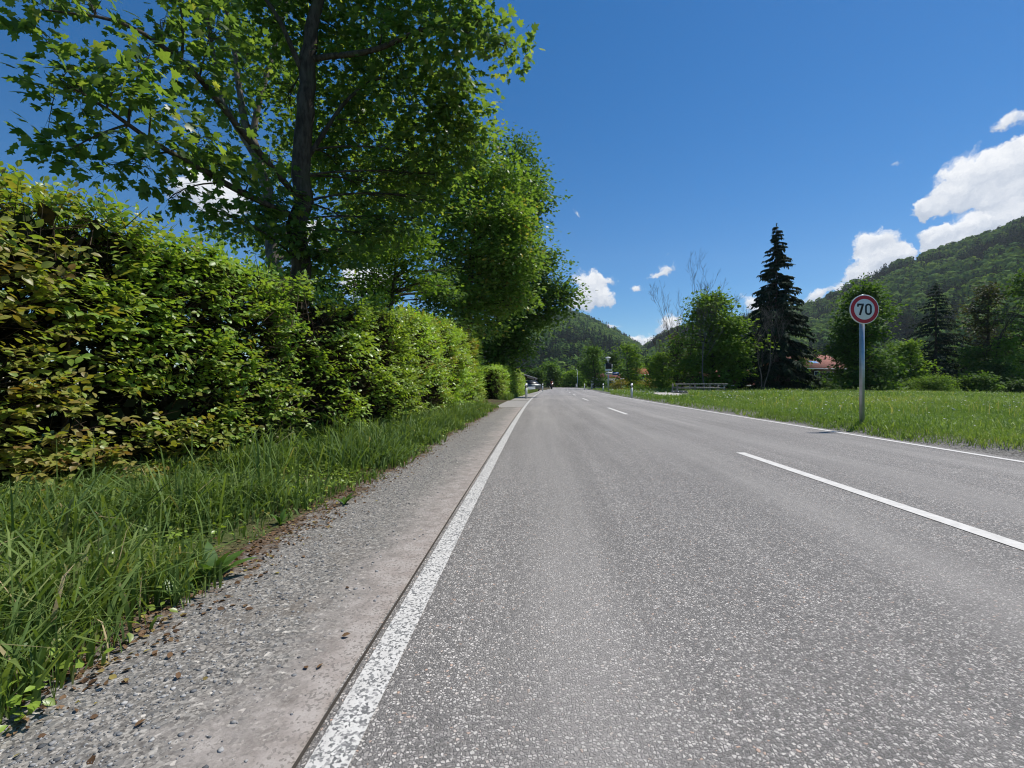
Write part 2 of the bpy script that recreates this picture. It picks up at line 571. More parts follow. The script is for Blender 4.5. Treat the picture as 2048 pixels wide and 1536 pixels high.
def m_asphalt():
    m, t = new_mat('asphalt')
    uv = uvnode(t)
    s = t.new('ShaderNodeSeparateXYZ')
    t.link(uv, s.inputs[0])
    lat = s.outputs[0]
    wv = t.vmath('ADD', uv, t.vmath('MULTIPLY', t.vmath('SUBTRACT', t.noise(uv, 220, 2, .5, 1), (.5, .5, .5)), (.004, .004, 0)))
    v1 = t.voronoi(wv, 102)
    v2 = t.voronoi(wv, 210)
    rs = t.new('ShaderNodeSeparateColor')
    t.link(v1.outputs['Color'], rs.inputs[0])
    rs2 = t.new('ShaderNodeSeparateColor')
    t.link(v2.outputs['Color'], rs2.inputs[0])
    # wheel paths: more dust between stones, less contrast
    wob = t.math('ADD', lat, t.math('MULTIPLY', t.math('SUBTRACT', t.noise(uv, .35, 3), .5), .5))
    track = None
    for c0, wd in ((-2.55, .42), (-.75, .5), (.85, .45), (2.45, .45)):
        g = t.math('SUBTRACT', 1.0, t.math('DIVIDE', t.math('ABSOLUTE', t.math('SUBTRACT', wob, c0)), wd), clamp=True)
        track = g if track is None else t.math('MAXIMUM', track, g)
    patch = t.noise(uv, 1.1, 5, .6)
    dust = t.math('ADD', t.math('MULTIPLY', track, .62), t.math('MULTIPLY', patch, .35), clamp=True)
    stone = t.ramp(rs.outputs[0], [(0, (.075, .075, .075)), (.38, (.11, .107, .104)), (.5, (.19, .186, .18)), (.74, (.34, .333, .32)), (.95, (.44, .43, .415)), (1, (.34, .23, .17))])
    small = t.ramp(rs2.outputs[0], [(0, (.06, .06, .06)), (.6, (.095, .093, .091)), (1, (.24, .235, .23))])
    edge = t.voronoi(wv, 102, 'DISTANCE_TO_EDGE')
    ins = t.smooth(edge.outputs['Distance'], .05, .2)
    c = t.mix(ins, small, stone)
    c = t.mix(t.math('ADD', .04, t.math('MULTIPLY', dust, .72)), c, (.23, .225, .218))
    big = t.noise(uv, .22, 4, .55)
    c = t.mix(1.0, c, t.ramp(big, [(.3, .9), (.7, 1.1)]), 'MULTIPLY')
    stretch = t.vmath('MULTIPLY', uv, (3.0, .12, 1))
    c = t.mix(1.0, c, t.ramp(t.noise(stretch, 1.0, 4, .6), [(.3, .84), (.7, 1.16)]), 'MULTIPLY')
    hgt = t.math('ADD', t.math('MULTIPLY', ins, .6), t.math('MULTIPLY', rs.outputs[1], .6))
    c = t.mix(1.0, c, (1.33, 1.275, 1.215), 'MULTIPLY')
    finish(t, princ(t, c, .72, .45, 0, bump(t, hgt, .8, .006)))
    return m


def m_paint(name, wear):
    m, t = new_mat(name)
    uv = uvnode(t)
    v = t.voronoi(uv, 120)
    rs = t.new('ShaderNodeSeparateColor')
    t.link(v.outputs['Color'], rs.inputs[0])
    n = t.noise(uv, 14, 5, .65)
    nf = t.noise(uv, 130, 3, .6)
    base = t.mix(t.smooth(n, .3, .7), (.50, .485, .455), (.62, .605, .57))
    k = t.math('ADD', t.math('MULTIPLY', rs.outputs[0], .45), t.math('ADD', t.math('MULTIPLY', n, .4), t.math('MULTIPLY', nf, .55)))
    hole = t.smooth(k, .98 - wear, 1.12 - wear)
    under = t.ramp(rs.outputs[1], [(0, (.10, .10, .10)), (.7, (.2, .2, .195)), (1, (.33, .32, .31))])
    c = t.mix(hole, base, under)
    finish(t, princ(t, c, .7, .3, 0, bump(t, t.math('SUBTRACT', 1.0, k), .4, .004)))
    return m


def m_shoulder():
    m, t = new_mat('gravel_shoulder')
    uv = uvnode(t)
    s = t.new('ShaderNodeSeparateXYZ')
    t.link(uv, s.inputs[0])
    lat = s.outputs[0]
    wn = t.noise(uv, 1.3, 4, .6)
    wn2 = t.noise(uv, 9, 4, .6)
    lw = t.math('ADD', lat, t.math('ADD', t.math('MULTIPLY', t.math('SUBTRACT', wn, .5), .75), t.math('MULTIPLY', t.math('SUBTRACT', wn2, .5), .55)))
    v = t.voronoi(uv, 78)
    v2 = t.voronoi(uv, 120)
    r1 = t.new('ShaderNodeSeparateColor')
    t.link(v.outputs['Color'], r1.inputs[0])
    r2 = t.new('ShaderNodeSeparateColor')
    t.link(v2.outputs['Color'], r2.inputs[0])
    grav = t.ramp(r1.outputs[0], [(0, (.09, .095, .10)), (.4, (.17, .175, .175)), (.75, (.27, .27, .262)), (.95, (.40, .40, .385)), (1, (.6, .59, .56))])
    fine = t.ramp(r2.outputs[0], [(0, (.08, .08, .08)), (.6, (.18, .178, .172)), (1, (.34, .335, .32))])
    grav = t.mix(t.smooth(t.noise(uv, 30, 3), .45, .6), fine, grav)
    grav = t.mix(1.0, grav, (1.06, 1.0, .93), 'MULTIPLY')
    sand = t.mix(t.smooth(wn2, .3, .7), (.29, .25, .222), (.385, .35, .32))
    sand = t.mix(t.math('MULTIPLY', t.smooth(r2.outputs[0], .66, .95), .7), sand, (.15, .135, .12))
    sand = t.mix(t.math('MULTIPLY', t.smooth(t.noise(uv, 70, 4, .75), .6, .72), .75), sand, (.10, .085, .07))
    litter = t.mix(t.smooth(t.noise(uv, 45, 4, .7), .4, .65), (.06, .042, .028), (.17, .115, .075))
    c = t.mix(t.smooth(lw, -3.78, -3.38), grav, sand)
    c = t.mix(t.smooth(lw, -4.22, -4.42), c, litter)
    c = t.mix(t.math('MULTIPLY', t.smooth(t.noise(uv, 2.2, 5, .7), .56, .74), .55), c, (.15, .125, .10))
    h = t.math('ADD', r1.outputs[1], t.math('MULTIPLY', r2.outputs[1], .5))
    finish(t, princ(t, c, .9, .2, 0, bump(t, h, .7, .008)))
    return m


def m_ground():
    m, t = new_mat('meadow_ground')
    geo = t.new('ShaderNodeNewGeometry')
    P = geo.outputs['Position']
    n = t.noise(P, .5, 5, .6)
    n2 = t.noise(P, 7, 5, .65)
    n3 = t.noise(P, 40, 3, .6)
    c = t.mix(t.smooth(n, .35, .65), (.07, .115, .028), (.11, .15, .04))
    c = t.mix(t.smooth(n2, .4, .7), c, (.04, .075, .016))
    c = t.mix(t.math('MULTIPLY', t.smooth(n3, .5, .75), .6), c, (.10, .13, .04))
    uv = uvnode(t)
    s = t.new('ShaderNodeSeparateXYZ')
    t.link(uv, s.inputs[0])
    soil = t.mix(t.smooth(n3, .4, .7), (.05, .036, .024), (.12, .085, .055))
    lw = t.math('ADD', s.outputs[0], t.math('MULTIPLY', t.math('SUBTRACT', n2, .5), .8))
    left = t.math('MULTIPLY', t.smooth(lw, -3.0, -3.6), t.smooth(lw, -9.0, -8.0))
    right = t.math('MULTIPLY', t.smooth(lw, 4.15, 3.8), t.smooth(lw, 2.0, 2.5))
    c = t.mix(t.math('MULTIPLY', left, t.smooth(n, .25, .6)), c, soil)
    grav = t.mix(t.smooth(n3, .35, .65), (.10, .095, .085), (.27, .26, .245))
    c = t.mix(right, c, grav)
    finish(t, princ(t, c, .95, .1, 0, bump(t, n2, .8, .08)))
    return m


M['asphalt'] = m_asphalt()
M['paint_worn'] = m_paint('worn_white_paint', .30)
M['paint'] = m_paint('white_paint', -.12)
M['shoulder'] = m_shoulder()
M['ground'] = m_ground()
M['drive'] = flat_mat('drive_paving', (.27, .255, .235), .9, .2, 0, .2, 9, .3)
M['pale_paving'] = flat_mat('pale_paving', (.42, .40, .36), .9, .2, 0, .12, 9, .3)

# ------------------------------------------------------------------ ground, road
offs = np.array([-4000, -1500, -500, -200, -60, -30, -15, -9, -7, -6, -5.5, -5, -4.6, -4.3, -4.1, -3.8, -3.5, -2, 0, 2, 3.5, 3.7, 3.9, 4.1, 4.4, 4.8, 5.2, 6, 8, 11, 15, 20, 26, 33, 40, 60, 100, 200, 500, 1500, 4000])
ysg = np.concatenate([[-300, -100, -40], np.arange(-20, 130, 1.0), [150, 180, 220, 280, 340, 420, 600, 900, 1600, 3500]])
GX, GY = np.meshgrid(offs, ysg)
X = GX + road_c(GY)
Z = ground_z(X, GY)
k = len(offs)
i = (np.arange(len(ysg) - 1)[:, None] * k + np.arange(k - 1)[None]).ravel()
structure(mesh('ground', np.stack([X.ravel(), GY.ravel(), Z.ravel()], 1), [np.stack([i, i + 1, i + k + 1, i + k], 1)], M['ground'],
               smooth=True, uv=np.stack([GX.ravel(), GY.ravel()], 1)), 'green meadow ground on both sides of the road')


def edge_wob(ys, side):
    r = np.sin(ys * 3.1) * .008 + np.sin(ys * 7.7 + 1) * .006 + np.sin(ys * 1.3 + 2) * .01
    return r if side == 0 else np.sin(ys * 2.3) * .03 + np.sin(ys * 5.1) * .02


def road_z(off, y):
    return .012 + .018 * (1 - (off / 3.4) ** 2)      # slight camber


strip('road', EDGE_L, EDGE_R, road_z, -20, 330, M['asphalt'], 8, .5, edge_wob, 'grey two lane asphalt road running to the valley')


def on_road(o, dz):
    return lambda off, y: road_z(off, y) + dz


strip('shoulder', -4.75, EDGE_L + .02, lambda o, y: .004 + .0 * o, -20, 19.3, M['shoulder'], 6, .25, None, 'gravel shoulder between road edge and grass verge')
strip('seam', EDGE_L - .004, EDGE_L + .006, .0185, -20, 19.3, flat_mat('seam_shade', (.05, .042, .034), .8, .2), 1, .5, None, 'dark crack and painted shadow along the asphalt edge')  # crack and the edge's shadow, both put into the strip's dark colour
strip('edge_line', LINE_L - .053, LINE_L + .053, on_road(0, .004), -20, 330, M['paint_worn'], 1, .5, None, 'worn white edge line beside the gravel shoulder')
strip('edge_line', LINE_R - .055, LINE_R + .055, on_road(0, .004), -20, 330, M['paint'], 1, .5, None, 'thin white edge line along the meadow side')
for y0 in np.arange(2.26 - 24, 320, 12.05):
    strip('centre_dash', -.06, .06, on_road(0, .004), y0, y0 + 4.0, M['paint'], 1, .5, None, 'white centre line dash')
strip('driveway', -9.0, EDGE_L, .006, 19.3, 27.2, M['drive'], 4, .4, None, 'grey paved driveway entrance between the two hedges')
strip('pavement', -4.4, EDGE_L, .006, 27.2, 75, M['drive'], 1, .5, None, 'narrow paved strip left of the road past the driveway')


def sheet(name, poly, z, mat, label):
    v = [(x, y, z if not callable(z) else z(x, y)) for x, y in poly]
    return structure(mesh(name, v, [np.array([list(range(len(v)))])], mat, uv=np.array(poly)), label)


sheet('side_road', [(road_c(55) + 3.2, 55), (16, 57.5), (30, 60), (60, 62), (60, 67), (30, 66), (17, 66), (road_c(72) + 3.2, 74)], .017, M['asphalt'], 'side road branching right past the sign post')
sheet('footpath', [(10.6, 33.5), (11.3, 32.6), (12.6, 35), (14.2, 40.5), (16.2, 42.2), (15.6, 44.2), (13.0, 45.5), (12.2, 41)], .150, M['pale_paving'], 'pale footpath patch leading to the wooden footbridge')


# ------------------------------------------------------------------ hedges
def hedge(name, label, mat, y0, y1, face, top, depth, leaf, dens, tpl, seed, tintf, taper=0.0, gaps=0.28, group='clipped hedges along the road'):
    """face(y): world x of the road side; foliage sprays over face, top and near/far ends, twigs and stems inside"""
    global rng
    rng = np.random.default_rng(seed)
    base = (face((y0 + y1) / 2) - depth / 2, (y0 + y1) / 2, 0.0)
    root = thing(name, base, label, 'hedge', group)
    L = Leaves()
    hmax = max(top(y0), top((y0 + y1) / 2), top(y1))
    areas = {'face': (y1 - y0) * hmax, 'top': (y1 - y0) * depth, 'near': depth * hmax, 'far': depth * hmax * .6}
    tubes = Tubes()
    for sname, A in areas.items():
        n = int(A * dens / 7)
        if sname in ('face', 'top'):
            y = rng.uniform(y0, y1, n)
        else:
            y = np.full(n, y0 if sname == 'near' else y1)
        tp = np.array([top(v) for v in y])
        fx = np.array([face(v) for v in y])
        a = rng.uniform(0, 1, n)
        if sname == 'face':
            z = a * tp
            P = np.stack([fx - .10 * (z / tp) ** 3 * 2, y, z], 1)
            out = np.tile([1.0, 0, .12], (n, 1))
        elif sname == 'top':
            P = np.stack([fx - .2 - a * (depth - .2), y, tp], 1)
            out = np.tile([.15, 0, 1.0], (n, 1))
        else:
            P = np.stack([fx - a * depth, y, rng.uniform(0, 1, n) * tp], 1)
            out = np.tile([0, -1.0 if sname == 'near' else 1.0, .1], (n, 1))
        bulge = vnoise(P, 1.5, seed + 1, 2) * .17 + vnoise(P, 4.5, seed + 2, 2) * .08
        inward = rng.exponential(.11, n)
        P = P + norm(out) * (bulge - inward)[:, None]
        g = vnoise(P * np.array([1, 1, 1.6]), 2.4, seed + 3, 2) - .2 * np.clip(.55 - P[:, 2], 0, 1) + .22 * np.clip((P[:, 2] - .9) / .8, 0, 1) + (.12 if sname == 'top' else 0)
        keep = (g > -gaps) | (rng.uniform(0, 1, n) < .10)
        P, out = P[keep], out[keep]
        n = len(P)
        # a spray: a twig with alternate leaves in one tilted plane
        D = norm(out + rng.normal(size=(n, 3)) * [.35, .75, .35] + [0, -.1, .05])
        up = norm(np.array([0.25, 0, 1.0]) + rng.normal(size=(n, 3)) * .33)
        side = norm(np.cross(D, up))
        ctint = np.clip(tintf(P, seed) + rng.normal(size=n) * .14, 0, 1)
        ls = leaf * rng.uniform(.75, 1.25, n)
        for j in range(7):
            s = (j % 2) * 2 - 1
            pos = P + D * (j * ls * .42)[:, None]
            if j == 6:
                T = D + rng.normal(size=(n, 3)) * .15
            else:
                T = D * .55 + side * s * .85 + rng.normal(size=(n, 3)) * .22 - np.array([0, 0, .12])
            N = up + rng.normal(size=(n, 3)) * .28
            sz = ls * (1.05 - .05 * j) * rng.uniform(.75, 1.15, n)
            ok = rng.uniform(0, 1, n) < .9
            L.add(pos[ok], N[ok], T[ok], sz[ok], tpl, np.clip(ctint[ok] + rng.normal(size=ok.sum()) * .10, 0, 1))
        step = max(1, n // 900)
        for jj in range(0, n, step):
            p = P[jj]
            tubes.add([p - D[jj] * leaf * 5 - [0, 0, .03], p - D[jj] * leaf, p + D[jj] * ls[jj] * 2.2], [.004, .003, .0012], 3)
    # stems and inner branches
    for yy in np.arange(y0 + .15, y1, .32):
        fx, tp = face(yy), top(yy)
        x0 = fx - depth * rng.uniform(.35, .6)
        tubes.add([(x0, yy, -.03), (x0 + rng.normal() * .06, yy + rng.normal() * .06, tp * .4), (x0 + rng.normal() * .12, yy + rng.normal() * .1, tp * .8)], [.03, .022, .01], 5)
        for _ in range(14):
            z = rng.uniform(.1, tp * .9)
            e = np.array([fx - rng.uniform(.0, .2), yy + rng.normal() * .3, z + rng.uniform(0, .35)])
            s0 = np.array([x0, yy, z - .1])
            tubes.add([s0, (s0 + e) / 2 + rng.normal(size=3) * .06, e], [.010, .006, .002], 3)
    # dense, darker leaves deep inside the hedge
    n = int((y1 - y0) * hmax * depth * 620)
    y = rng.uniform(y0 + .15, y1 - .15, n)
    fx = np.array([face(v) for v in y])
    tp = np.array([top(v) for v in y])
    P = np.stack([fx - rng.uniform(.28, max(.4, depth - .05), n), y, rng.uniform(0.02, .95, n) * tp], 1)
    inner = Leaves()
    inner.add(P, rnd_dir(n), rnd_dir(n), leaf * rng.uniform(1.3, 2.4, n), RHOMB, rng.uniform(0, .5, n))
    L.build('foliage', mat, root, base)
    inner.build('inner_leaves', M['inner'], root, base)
    tubes.build('branches', M['twig'], root, base)
    return root


M['inner'] = leaf_mat('dark_inner_leaf', [(0, (.03, .022, .012)), (.5, (.03, .045, .012)), (1, (.05, .07, .016))], .15, .7, .1)
_fy = np.array([-6, 3, 4.5, 6, 9, 14, 21])
_fo = np.array([-6.1, -6.0, -5.85, -5.6, -5.25, -5.2, -5.12])
_ty = np.array([-6, 3.2, 4.6, 6.0, 7.0, 8.2, 11, 13, 21])
_tz = np.array([2.22, 2.26, 2.33, 2.26, 2.20, 2.28, 2.46, 2.58, 2.80])


def face1(y):
    return float(road_c(y) + np.interp(y, _fy, _fo))


def top1(y):
    return float(np.interp(y, _ty, _tz))


def tint_bronze(P, s):
    return .47 + .26 * vnoise(P, .9, 31, 2) + .22 * np.clip((P[:, 1] - 3.9) / 2.2, -1, 1)


def tint_plain(P, s):
    return .45 + .22 * vnoise(P, 1.6, 33, 2)


hedge('hedge', 'tall hedge with bronze and olive leaves nearest the camera at the left', M['bronze_hedge'], .6, 5.95, face1, top1, 1.3, .074, 2050, OVATE, 11, tint_bronze)
hedge('hedge', 'loose fresh green hedge section beside the dark gap, after the bronze hedge', M['green_hedge'], 6.3, 9.9, face1, lambda y: top1(y) - .05, 1.2, .082, 1150, OVATE, 12, tint_plain, gaps=.2)
hedge('hedge', 'long yellow green hedge ending at the driveway', M['yellow_hedge'], 10.0, 20.4, face1, top1, 1.2, .085, 800, OVATE, 13, tint_plain, gaps=.35)
hedge('hedge', 'low clipped yellow green hedge beyond the driveway with a dark end', M['yellow_hedge'], 28, 43, lambda y: -.62 + (y - 28) * .118, lambda y: 1.9, 1.3, .10, 380, RHOMB, 14, lambda P, s: .6 + .25 * vnoise(P, .8, 35, 2), gaps=.6)


# ------------------------------------------------------------------ broadleaf trees
def put_tree(name, label, cat, base, trunk, clumps, leaf, tpl, mat, bark, cover=1.9, spray=8, seed=1, limbs=True, group=None,
             twigs=7, limb_r=.045, limb_k=.012, tvar=.16, extra=(), tint0=.45, cover_fn=None, shell=.42, spread=1.1):
    """trunk: list of paths [(points, radii)]; clumps: centre, radii. Limbs run from the trunk into each clump"""
    global rng
    rng = np.random.default_rng(seed)
    base = np.asarray(base, float)
    root = thing(name, base, label, cat, group)
    tb = Tubes()
    allp = []
    for P, R in trunk:
        P = np.asarray(P, float)
        t = np.linspace(0, 1, len(P))
        tt = np.linspace(0, 1, max(8, len(P) * 4))
        Q = np.stack([np.interp(tt, t, P[:, a]) for a in range(3)], 1)
        for _ in range(2):
            Q[1:-1] = (Q[:-2] + Q[1:-1] * 2 + Q[2:]) / 4
        Q[1:-1] += rng.normal(size=(len(Q) - 2, 3)) * np.interp(tt, t, R)[1:-1, None] * .22
        RR = np.interp(tt, t, R)
        tb.add(Q, RR, 10)
        allp.append((Q, RR))
    TP = np.concatenate([a for a, b in allp])
    TR = np.concatenate([b for a, b in allp])
    for P, R in extra:
        P = np.asarray(P, float)
        tt = np.linspace(0, 1, 14)
        t = np.linspace(0, 1, len(P))
        Q = np.stack([np.interp(tt, t, P[:, a]) for a in range(3)], 1)
        Q[1:-1] = (Q[:-2] + Q[1:-1] * 2 + Q[2:]) / 4
        tb.add(Q, np.interp(tt, t, R), 7)
        TP = np.concatenate([TP, Q])
        TR = np.concatenate([TR, np.interp(tt, t, R)])
    L = Leaves()
    la = leaf * leaf * .5
    for ci, (c, r) in enumerate(clumps):
        c, r = np.asarray(c, float), np.asarray(r, float)
        ar = math.pi * r[0] * r[2]
        cv = cover if cover_fn is None else cover_fn(c)
        n = max(6, int(cv * ar / la / spray))
        d = rnd_dir(n)
        rad = rng.uniform(0, 1, n) ** shell
        SP = c + d * rad[:, None] * r
        if limbs:
            dd = np.linalg.norm((TP - c) * [1, 1, 1.0], axis=1) + np.where(TP[:, 2] > c[2] - .1 * r[2], 1.2, 0) + rng.uniform(0, .3, len(TP))
            j = int(np.argmin(dd))
            a = TP[j]
            mid = (a + c) / 2 + np.array([0, 0, .12 * np.linalg.norm(c - a)]) + rng.normal(size=3) * .12 * r.mean()
            r0 = min(TR[j] * .7, limb_r + limb_k * np.linalg.norm(c - a))
            path = bez(a, mid, c, 9)
            tb.add(path, np.linspace(r0, r0 * .35, 9), 6)
            for k in range(min(twigs, n)):
                e = SP[k]
                s0 = path[rng.integers(4, 9)]
                m2 = (s0 + e) / 2 + rng.normal(size=3) * .1 * r.mean()
                tb.add(bez(s0, m2, e, 5), np.linspace(r0 * .3, r0 * .08, 5), 4)
        outv = norm(d * r)
        sp_t = np.clip(tint0 + rng.normal(size=n) * tvar, 0, 1)
        for _ in range(spray):
            off = rng.normal(size=(n, 3)) * leaf * [spread, spread, spread * .5]
            ok = rng.uniform(0, 1, n) < .92
            N = norm(np.array([0, 0, .85]) + outv * .45 + rng.normal(size=(n, 3)) * .38)
            T = outv * [1, 1, .2] + off / leaf * .5 + rng.normal(size=(n, 3)) * .35 - np.array([0, 0, .45])
            L.add((SP + off)[ok], N[ok], T[ok], (leaf * rng.uniform(.5, 1.25, n))[ok], tpl, np.clip(sp_t + rng.normal(size=n) * .12, 0, 1)[ok])
    tb.build('trunk', bark, root, base)
    L.build('crown', mat, root, base)
    return root


def breakup(clumps, k, f, seed):
    """split every clump into k ragged smaller ones"""
    r = np.random.default_rng(seed)
    out = []
    for c, rad in clumps:
        rad = np.asarray(rad, float)
        for _ in range(k):
            d = r.normal(size=3)
            d /= np.linalg.norm(d)
            out.append((np.asarray(c) + d * rad * r.uniform(.35, .95), rad * f * r.uniform(.6, 1.25) * np.array([1, 1, .8])))
    return out


def pc(px, py, Y, rx, ry, ryd=None):
    """a clump centred on a photo pixel at depth Y, radii in pixels there"""
    k = Y / F
    return at(px, py, Y), (rx * k, (ryd if ryd else (rx + ry) / 2) * k, ry * k)


def pp(*pts):
    return [at(a, b, c) for a, b, c in pts]


# near maple behind the hedge
A_cl = [pc(1012, 92, 8.2, 62, 40), pc(960, 40, 8.2, 66, 58), pc(900, 105, 8.2, 60, 50), pc(860, 30, 8.5, 90, 66), pc(800, 110, 9, 80, 60),
        pc(890, 180, 9, 62, 54), pc(900, 240, 9.2, 72, 50), pc(820, 210, 9.3, 90, 70), pc(760, 30, 9.2, 90, 70), pc(730, 160, 9.6, 80, 70),
        pc(900, 300, 9.5, 72, 40), pc(830, 310, 9.6, 90, 60), pc(745, 260, 10, 90, 70), pc(690, 70, 10, 90, 90), pc(680, 210, 10.3, 80, 80),
        pc(760, 370, 10, 90, 56), pc(680, 340, 10.4, 84, 60), pc(850, 400, 9.8, 70, 36), pc(690, 440, 10.6, 84, 46), pc(640, 300, 10.8, 70, 80),
        pc(560, 60, 9.6, 90, 80), pc(570, 200, 10.6, 60, 80), pc(620, -80, 9.5, 140, 80), pc(780, -90, 9, 140, 80), pc(930, -70, 8.6, 100, 60),
        pc(470, -90, 8.5, 140, 70), pc(700, -260, 9.5, 200, 120), pc(450, -300, 8.5, 200, 130), pc(880, -240, 9, 140, 110), pc(600, -480, 9.5, 240, 130),
        pc(600, 470, 8.6, 70, 40), pc(660, 500, 9, 80, 40), pc(540, 400, 8.8, 60, 46), pc(600, 540, 10, 70, 36), pc(740, 470, 9.6, 70, 40), pc(800, 450, 9.8, 60, 40), pc(930, 200, 9, 50, 50), pc(940, 270, 9.2, 44, 44), pc(870, 350, 9.6, 60, 40),
        # the limb reaching left, towards the camera
        pc(500, 350, 7.6, 60, 50), pc(440, 330, 6.8, 70, 46), pc(400, 270, 6.4, 70, 50), pc(350, 300, 6.0, 74, 40), pc(310, 215, 5.6, 74, 50),
        pc(250, 165, 5.2, 76, 46), pc(240, 270, 5.4, 70, 36), pc(165, 210, 5.0, 64, 36), pc(150, 130, 5.0, 60, 34), pc(110, 170, 4.9, 42, 40), pc(140, 300, 5.2, 66, 30), pc(95, 275, 5.2, 40, 18),
        pc(250, 345, 6.0, 90, 32), pc(340, 395, 6.6, 90, 30), pc(430, 420, 7.4, 80, 32), pc(520, 430, 8.4, 70, 40),
        pc(350, 120, 6.2, 76, 50), pc(420, 170, 6.8, 60, 56), pc(320, 40, 6.0, 84, 36), pc(420, 60, 6.6, 80, 60), pc(300, 110, 5.6, 50, 40),
        pc(190, 12, 5.2, 90, 20), pc(80, 8, 5.0, 76, 26), pc(60, 45, 5.0, 40, 22), pc(330, -90, 6.2, 150, 60), pc(100, -90, 5.4, 140, 60)]
put_tree('maple_tree', 'large maple behind the bronze hedge with dark trunk and big lobed leaves overhead', 'tree', at(598, 868, 9.0),
         [(pp((598, 878, 9.0), (599, 480, 9.0), (606, 250, 9.0), (614, 130, 9.0), (634, 0, 9.0), (645, -200, 9.0), (640, -480, 9.2)), [.21, .175, .16, .145, .10, .075, .03])],
         A_cl, .125, MAPLE, M['maple'], M['bark'], 3.3, 7, 21,
         extra=[(pp((618, 120, 9), (660, 112, 8.9), (740, 106, 8.7), (800, 80, 8.5), (850, 52, 8.3), (930, 62, 8.2), (1010, 92, 8.2)), [.06, .055, .05, .04, .03, .02, .01]),
                (pp((600, 440, 9), (560, 420, 8.4), (470, 380, 7.4), (400, 335, 6.6), (310, 290, 5.8), (220, 220, 5.2), (120, 160, 4.9)), [.07, .055, .05, .042, .03, .02, .008]),
                (pp((600, 400, 9), (480, 260, 7.6), (380, 130, 6.4), (250, 40, 5.4), (90, 20, 5.0)), [.06, .05, .035, .02, .008]),
                (pp((612, 160, 9), (560, 40, 8.6), (470, -90, 8.5)), [.06, .04, .02]),
                (pp((606, 330, 9), (690, 200, 9.3), (760, 150, 9.3), (880, 180, 9)), [.05, .035, .025, .01])],
         limb_r=.010, limb_k=.006, twigs=26, tvar=.24, cover_fn=lambda c: 2.0 if c[1] < 7.7 else 2.7)

B_cl = [pc(430, 10, 11.5, 80, 70), pc(540, -20, 11.5, 90, 60), pc(500, 130, 12, 66, 60), pc(460, 220, 12, 56, 40), pc(570, 330, 12, 66, 60), pc(470, 470, 12, 80, 30),
        pc(560, 480, 12.4, 80, 36), pc(400, -150, 11.5, 150, 90), pc(640, 490, 12.5, 80, 40), pc(570, 130, 12.6, 60, 60), pc(720, 500, 12.5, 70, 40)]
put_tree('maple_tree', 'slimmer pale stemmed maple leaning left between the dark trunk and the bronze hedge', 'tree', at(556, 850, 11.0),
         [(pp((556, 850, 11.0), (550, 560, 11), (544, 440, 11), (520, 330, 11), (500, 280, 11), (478, 170, 11.2), (460, 60, 11.3), (430, -120, 11.5)), [.17, .15, .13, .11, .09, .065, .045, .02])],
         B_cl, .12, MAPLE, M['maple'], M['bark_light'], 2.2, 7, 22,
         extra=[(pp((502, 285, 11), (520, 190, 11.2), (538, 135, 11.3), (560, 50, 11.5), (590, -60, 11.6)), [.075, .07, .06, .045, .02]),
                (pp((520, 330, 11), (440, 200, 11), (428, 120, 11.2), (410, 0, 11.4), (400, -150, 11.5)), [.07, .06, .055, .05, .02])], limb_r=.02)

C_cl = [pc(820, 470, 13, 70, 50), pc(780, 520, 13, 70, 44), pc(860, 520, 13.2, 50, 44), pc(830, 560, 13.4, 60, 36), pc(740, 580, 13.4, 70, 36), pc(770, 610, 13.6, 60, 30), pc(860, 580, 14, 44, 30)]
put_tree('young_maple', 'small bright green maple rising just above the green hedge section', 'tree', (-3.6, 13.4, 0),
         [([(-3.6, 13.4, -.05), (-3.5, 13.4, 2.5), (-3.2, 13.3, 4.6)], [.09, .06, .02])], breakup(C_cl, 5, .5, 3), .115, MAPLE_S, M['tree_bright'], M['bark'], 2.6, 7, 23, limb_r=.015, twigs=3)

D_cl = [pc(930, 330, 23, 60, 40), pc(980, 380, 23, 60, 50), pc(900, 400, 22.5, 70, 50), pc(1020, 440, 22.5, 50, 50), pc(950, 450, 22, 80, 54), pc(880, 480, 22, 60, 50),
        pc(1000, 500, 22, 66, 50), pc(930, 520, 21.6, 70, 36), pc(1040, 380, 24, 36, 36), pc(880, 560, 22, 50, 30), pc(1010, 560, 22.4, 44, 40), pc(900, 620, 22, 64, 34), pc(990, 620, 22.4, 44, 36), pc(860, 640, 22, 40, 24),
        pc(1000, 440, 22, 60, 50), pc(960, 300, 23, 50, 34), pc(1030, 520, 22, 50, 50), pc(1020, 600, 22.5, 40, 40), pc(960, 580, 22, 60, 40), pc(930, 660, 22, 60, 30), pc(850, 330, 24, 80, 50), pc(820, 400, 24, 70, 60), pc(760, 450, 24, 70, 60)]
D_cl = breakup([(c, tuple(v * 1.1 for v in r)) for c, r in D_cl], 7, .46, 1)
put_tree('sycamore_tree', 'broad yellow green sycamore standing behind the end of the long hedge', 'tree', (-2.5, 23.5, 0),
         [([(-2.5, 23.5, -.05), (-2.45, 23.5, 2.6), (-2.2, 23.4, 5.2), (-1.9, 23.4, 8), (-1.7, 23.3, 11)], [.3, .24, .19, .12, .03])],
         D_cl, .18, MAPLE_S, M['maple_light'], M['bark'], 4.4, 8, 24, tvar=.3, limb_r=.02, twigs=2, spread=2.3, shell=.6)

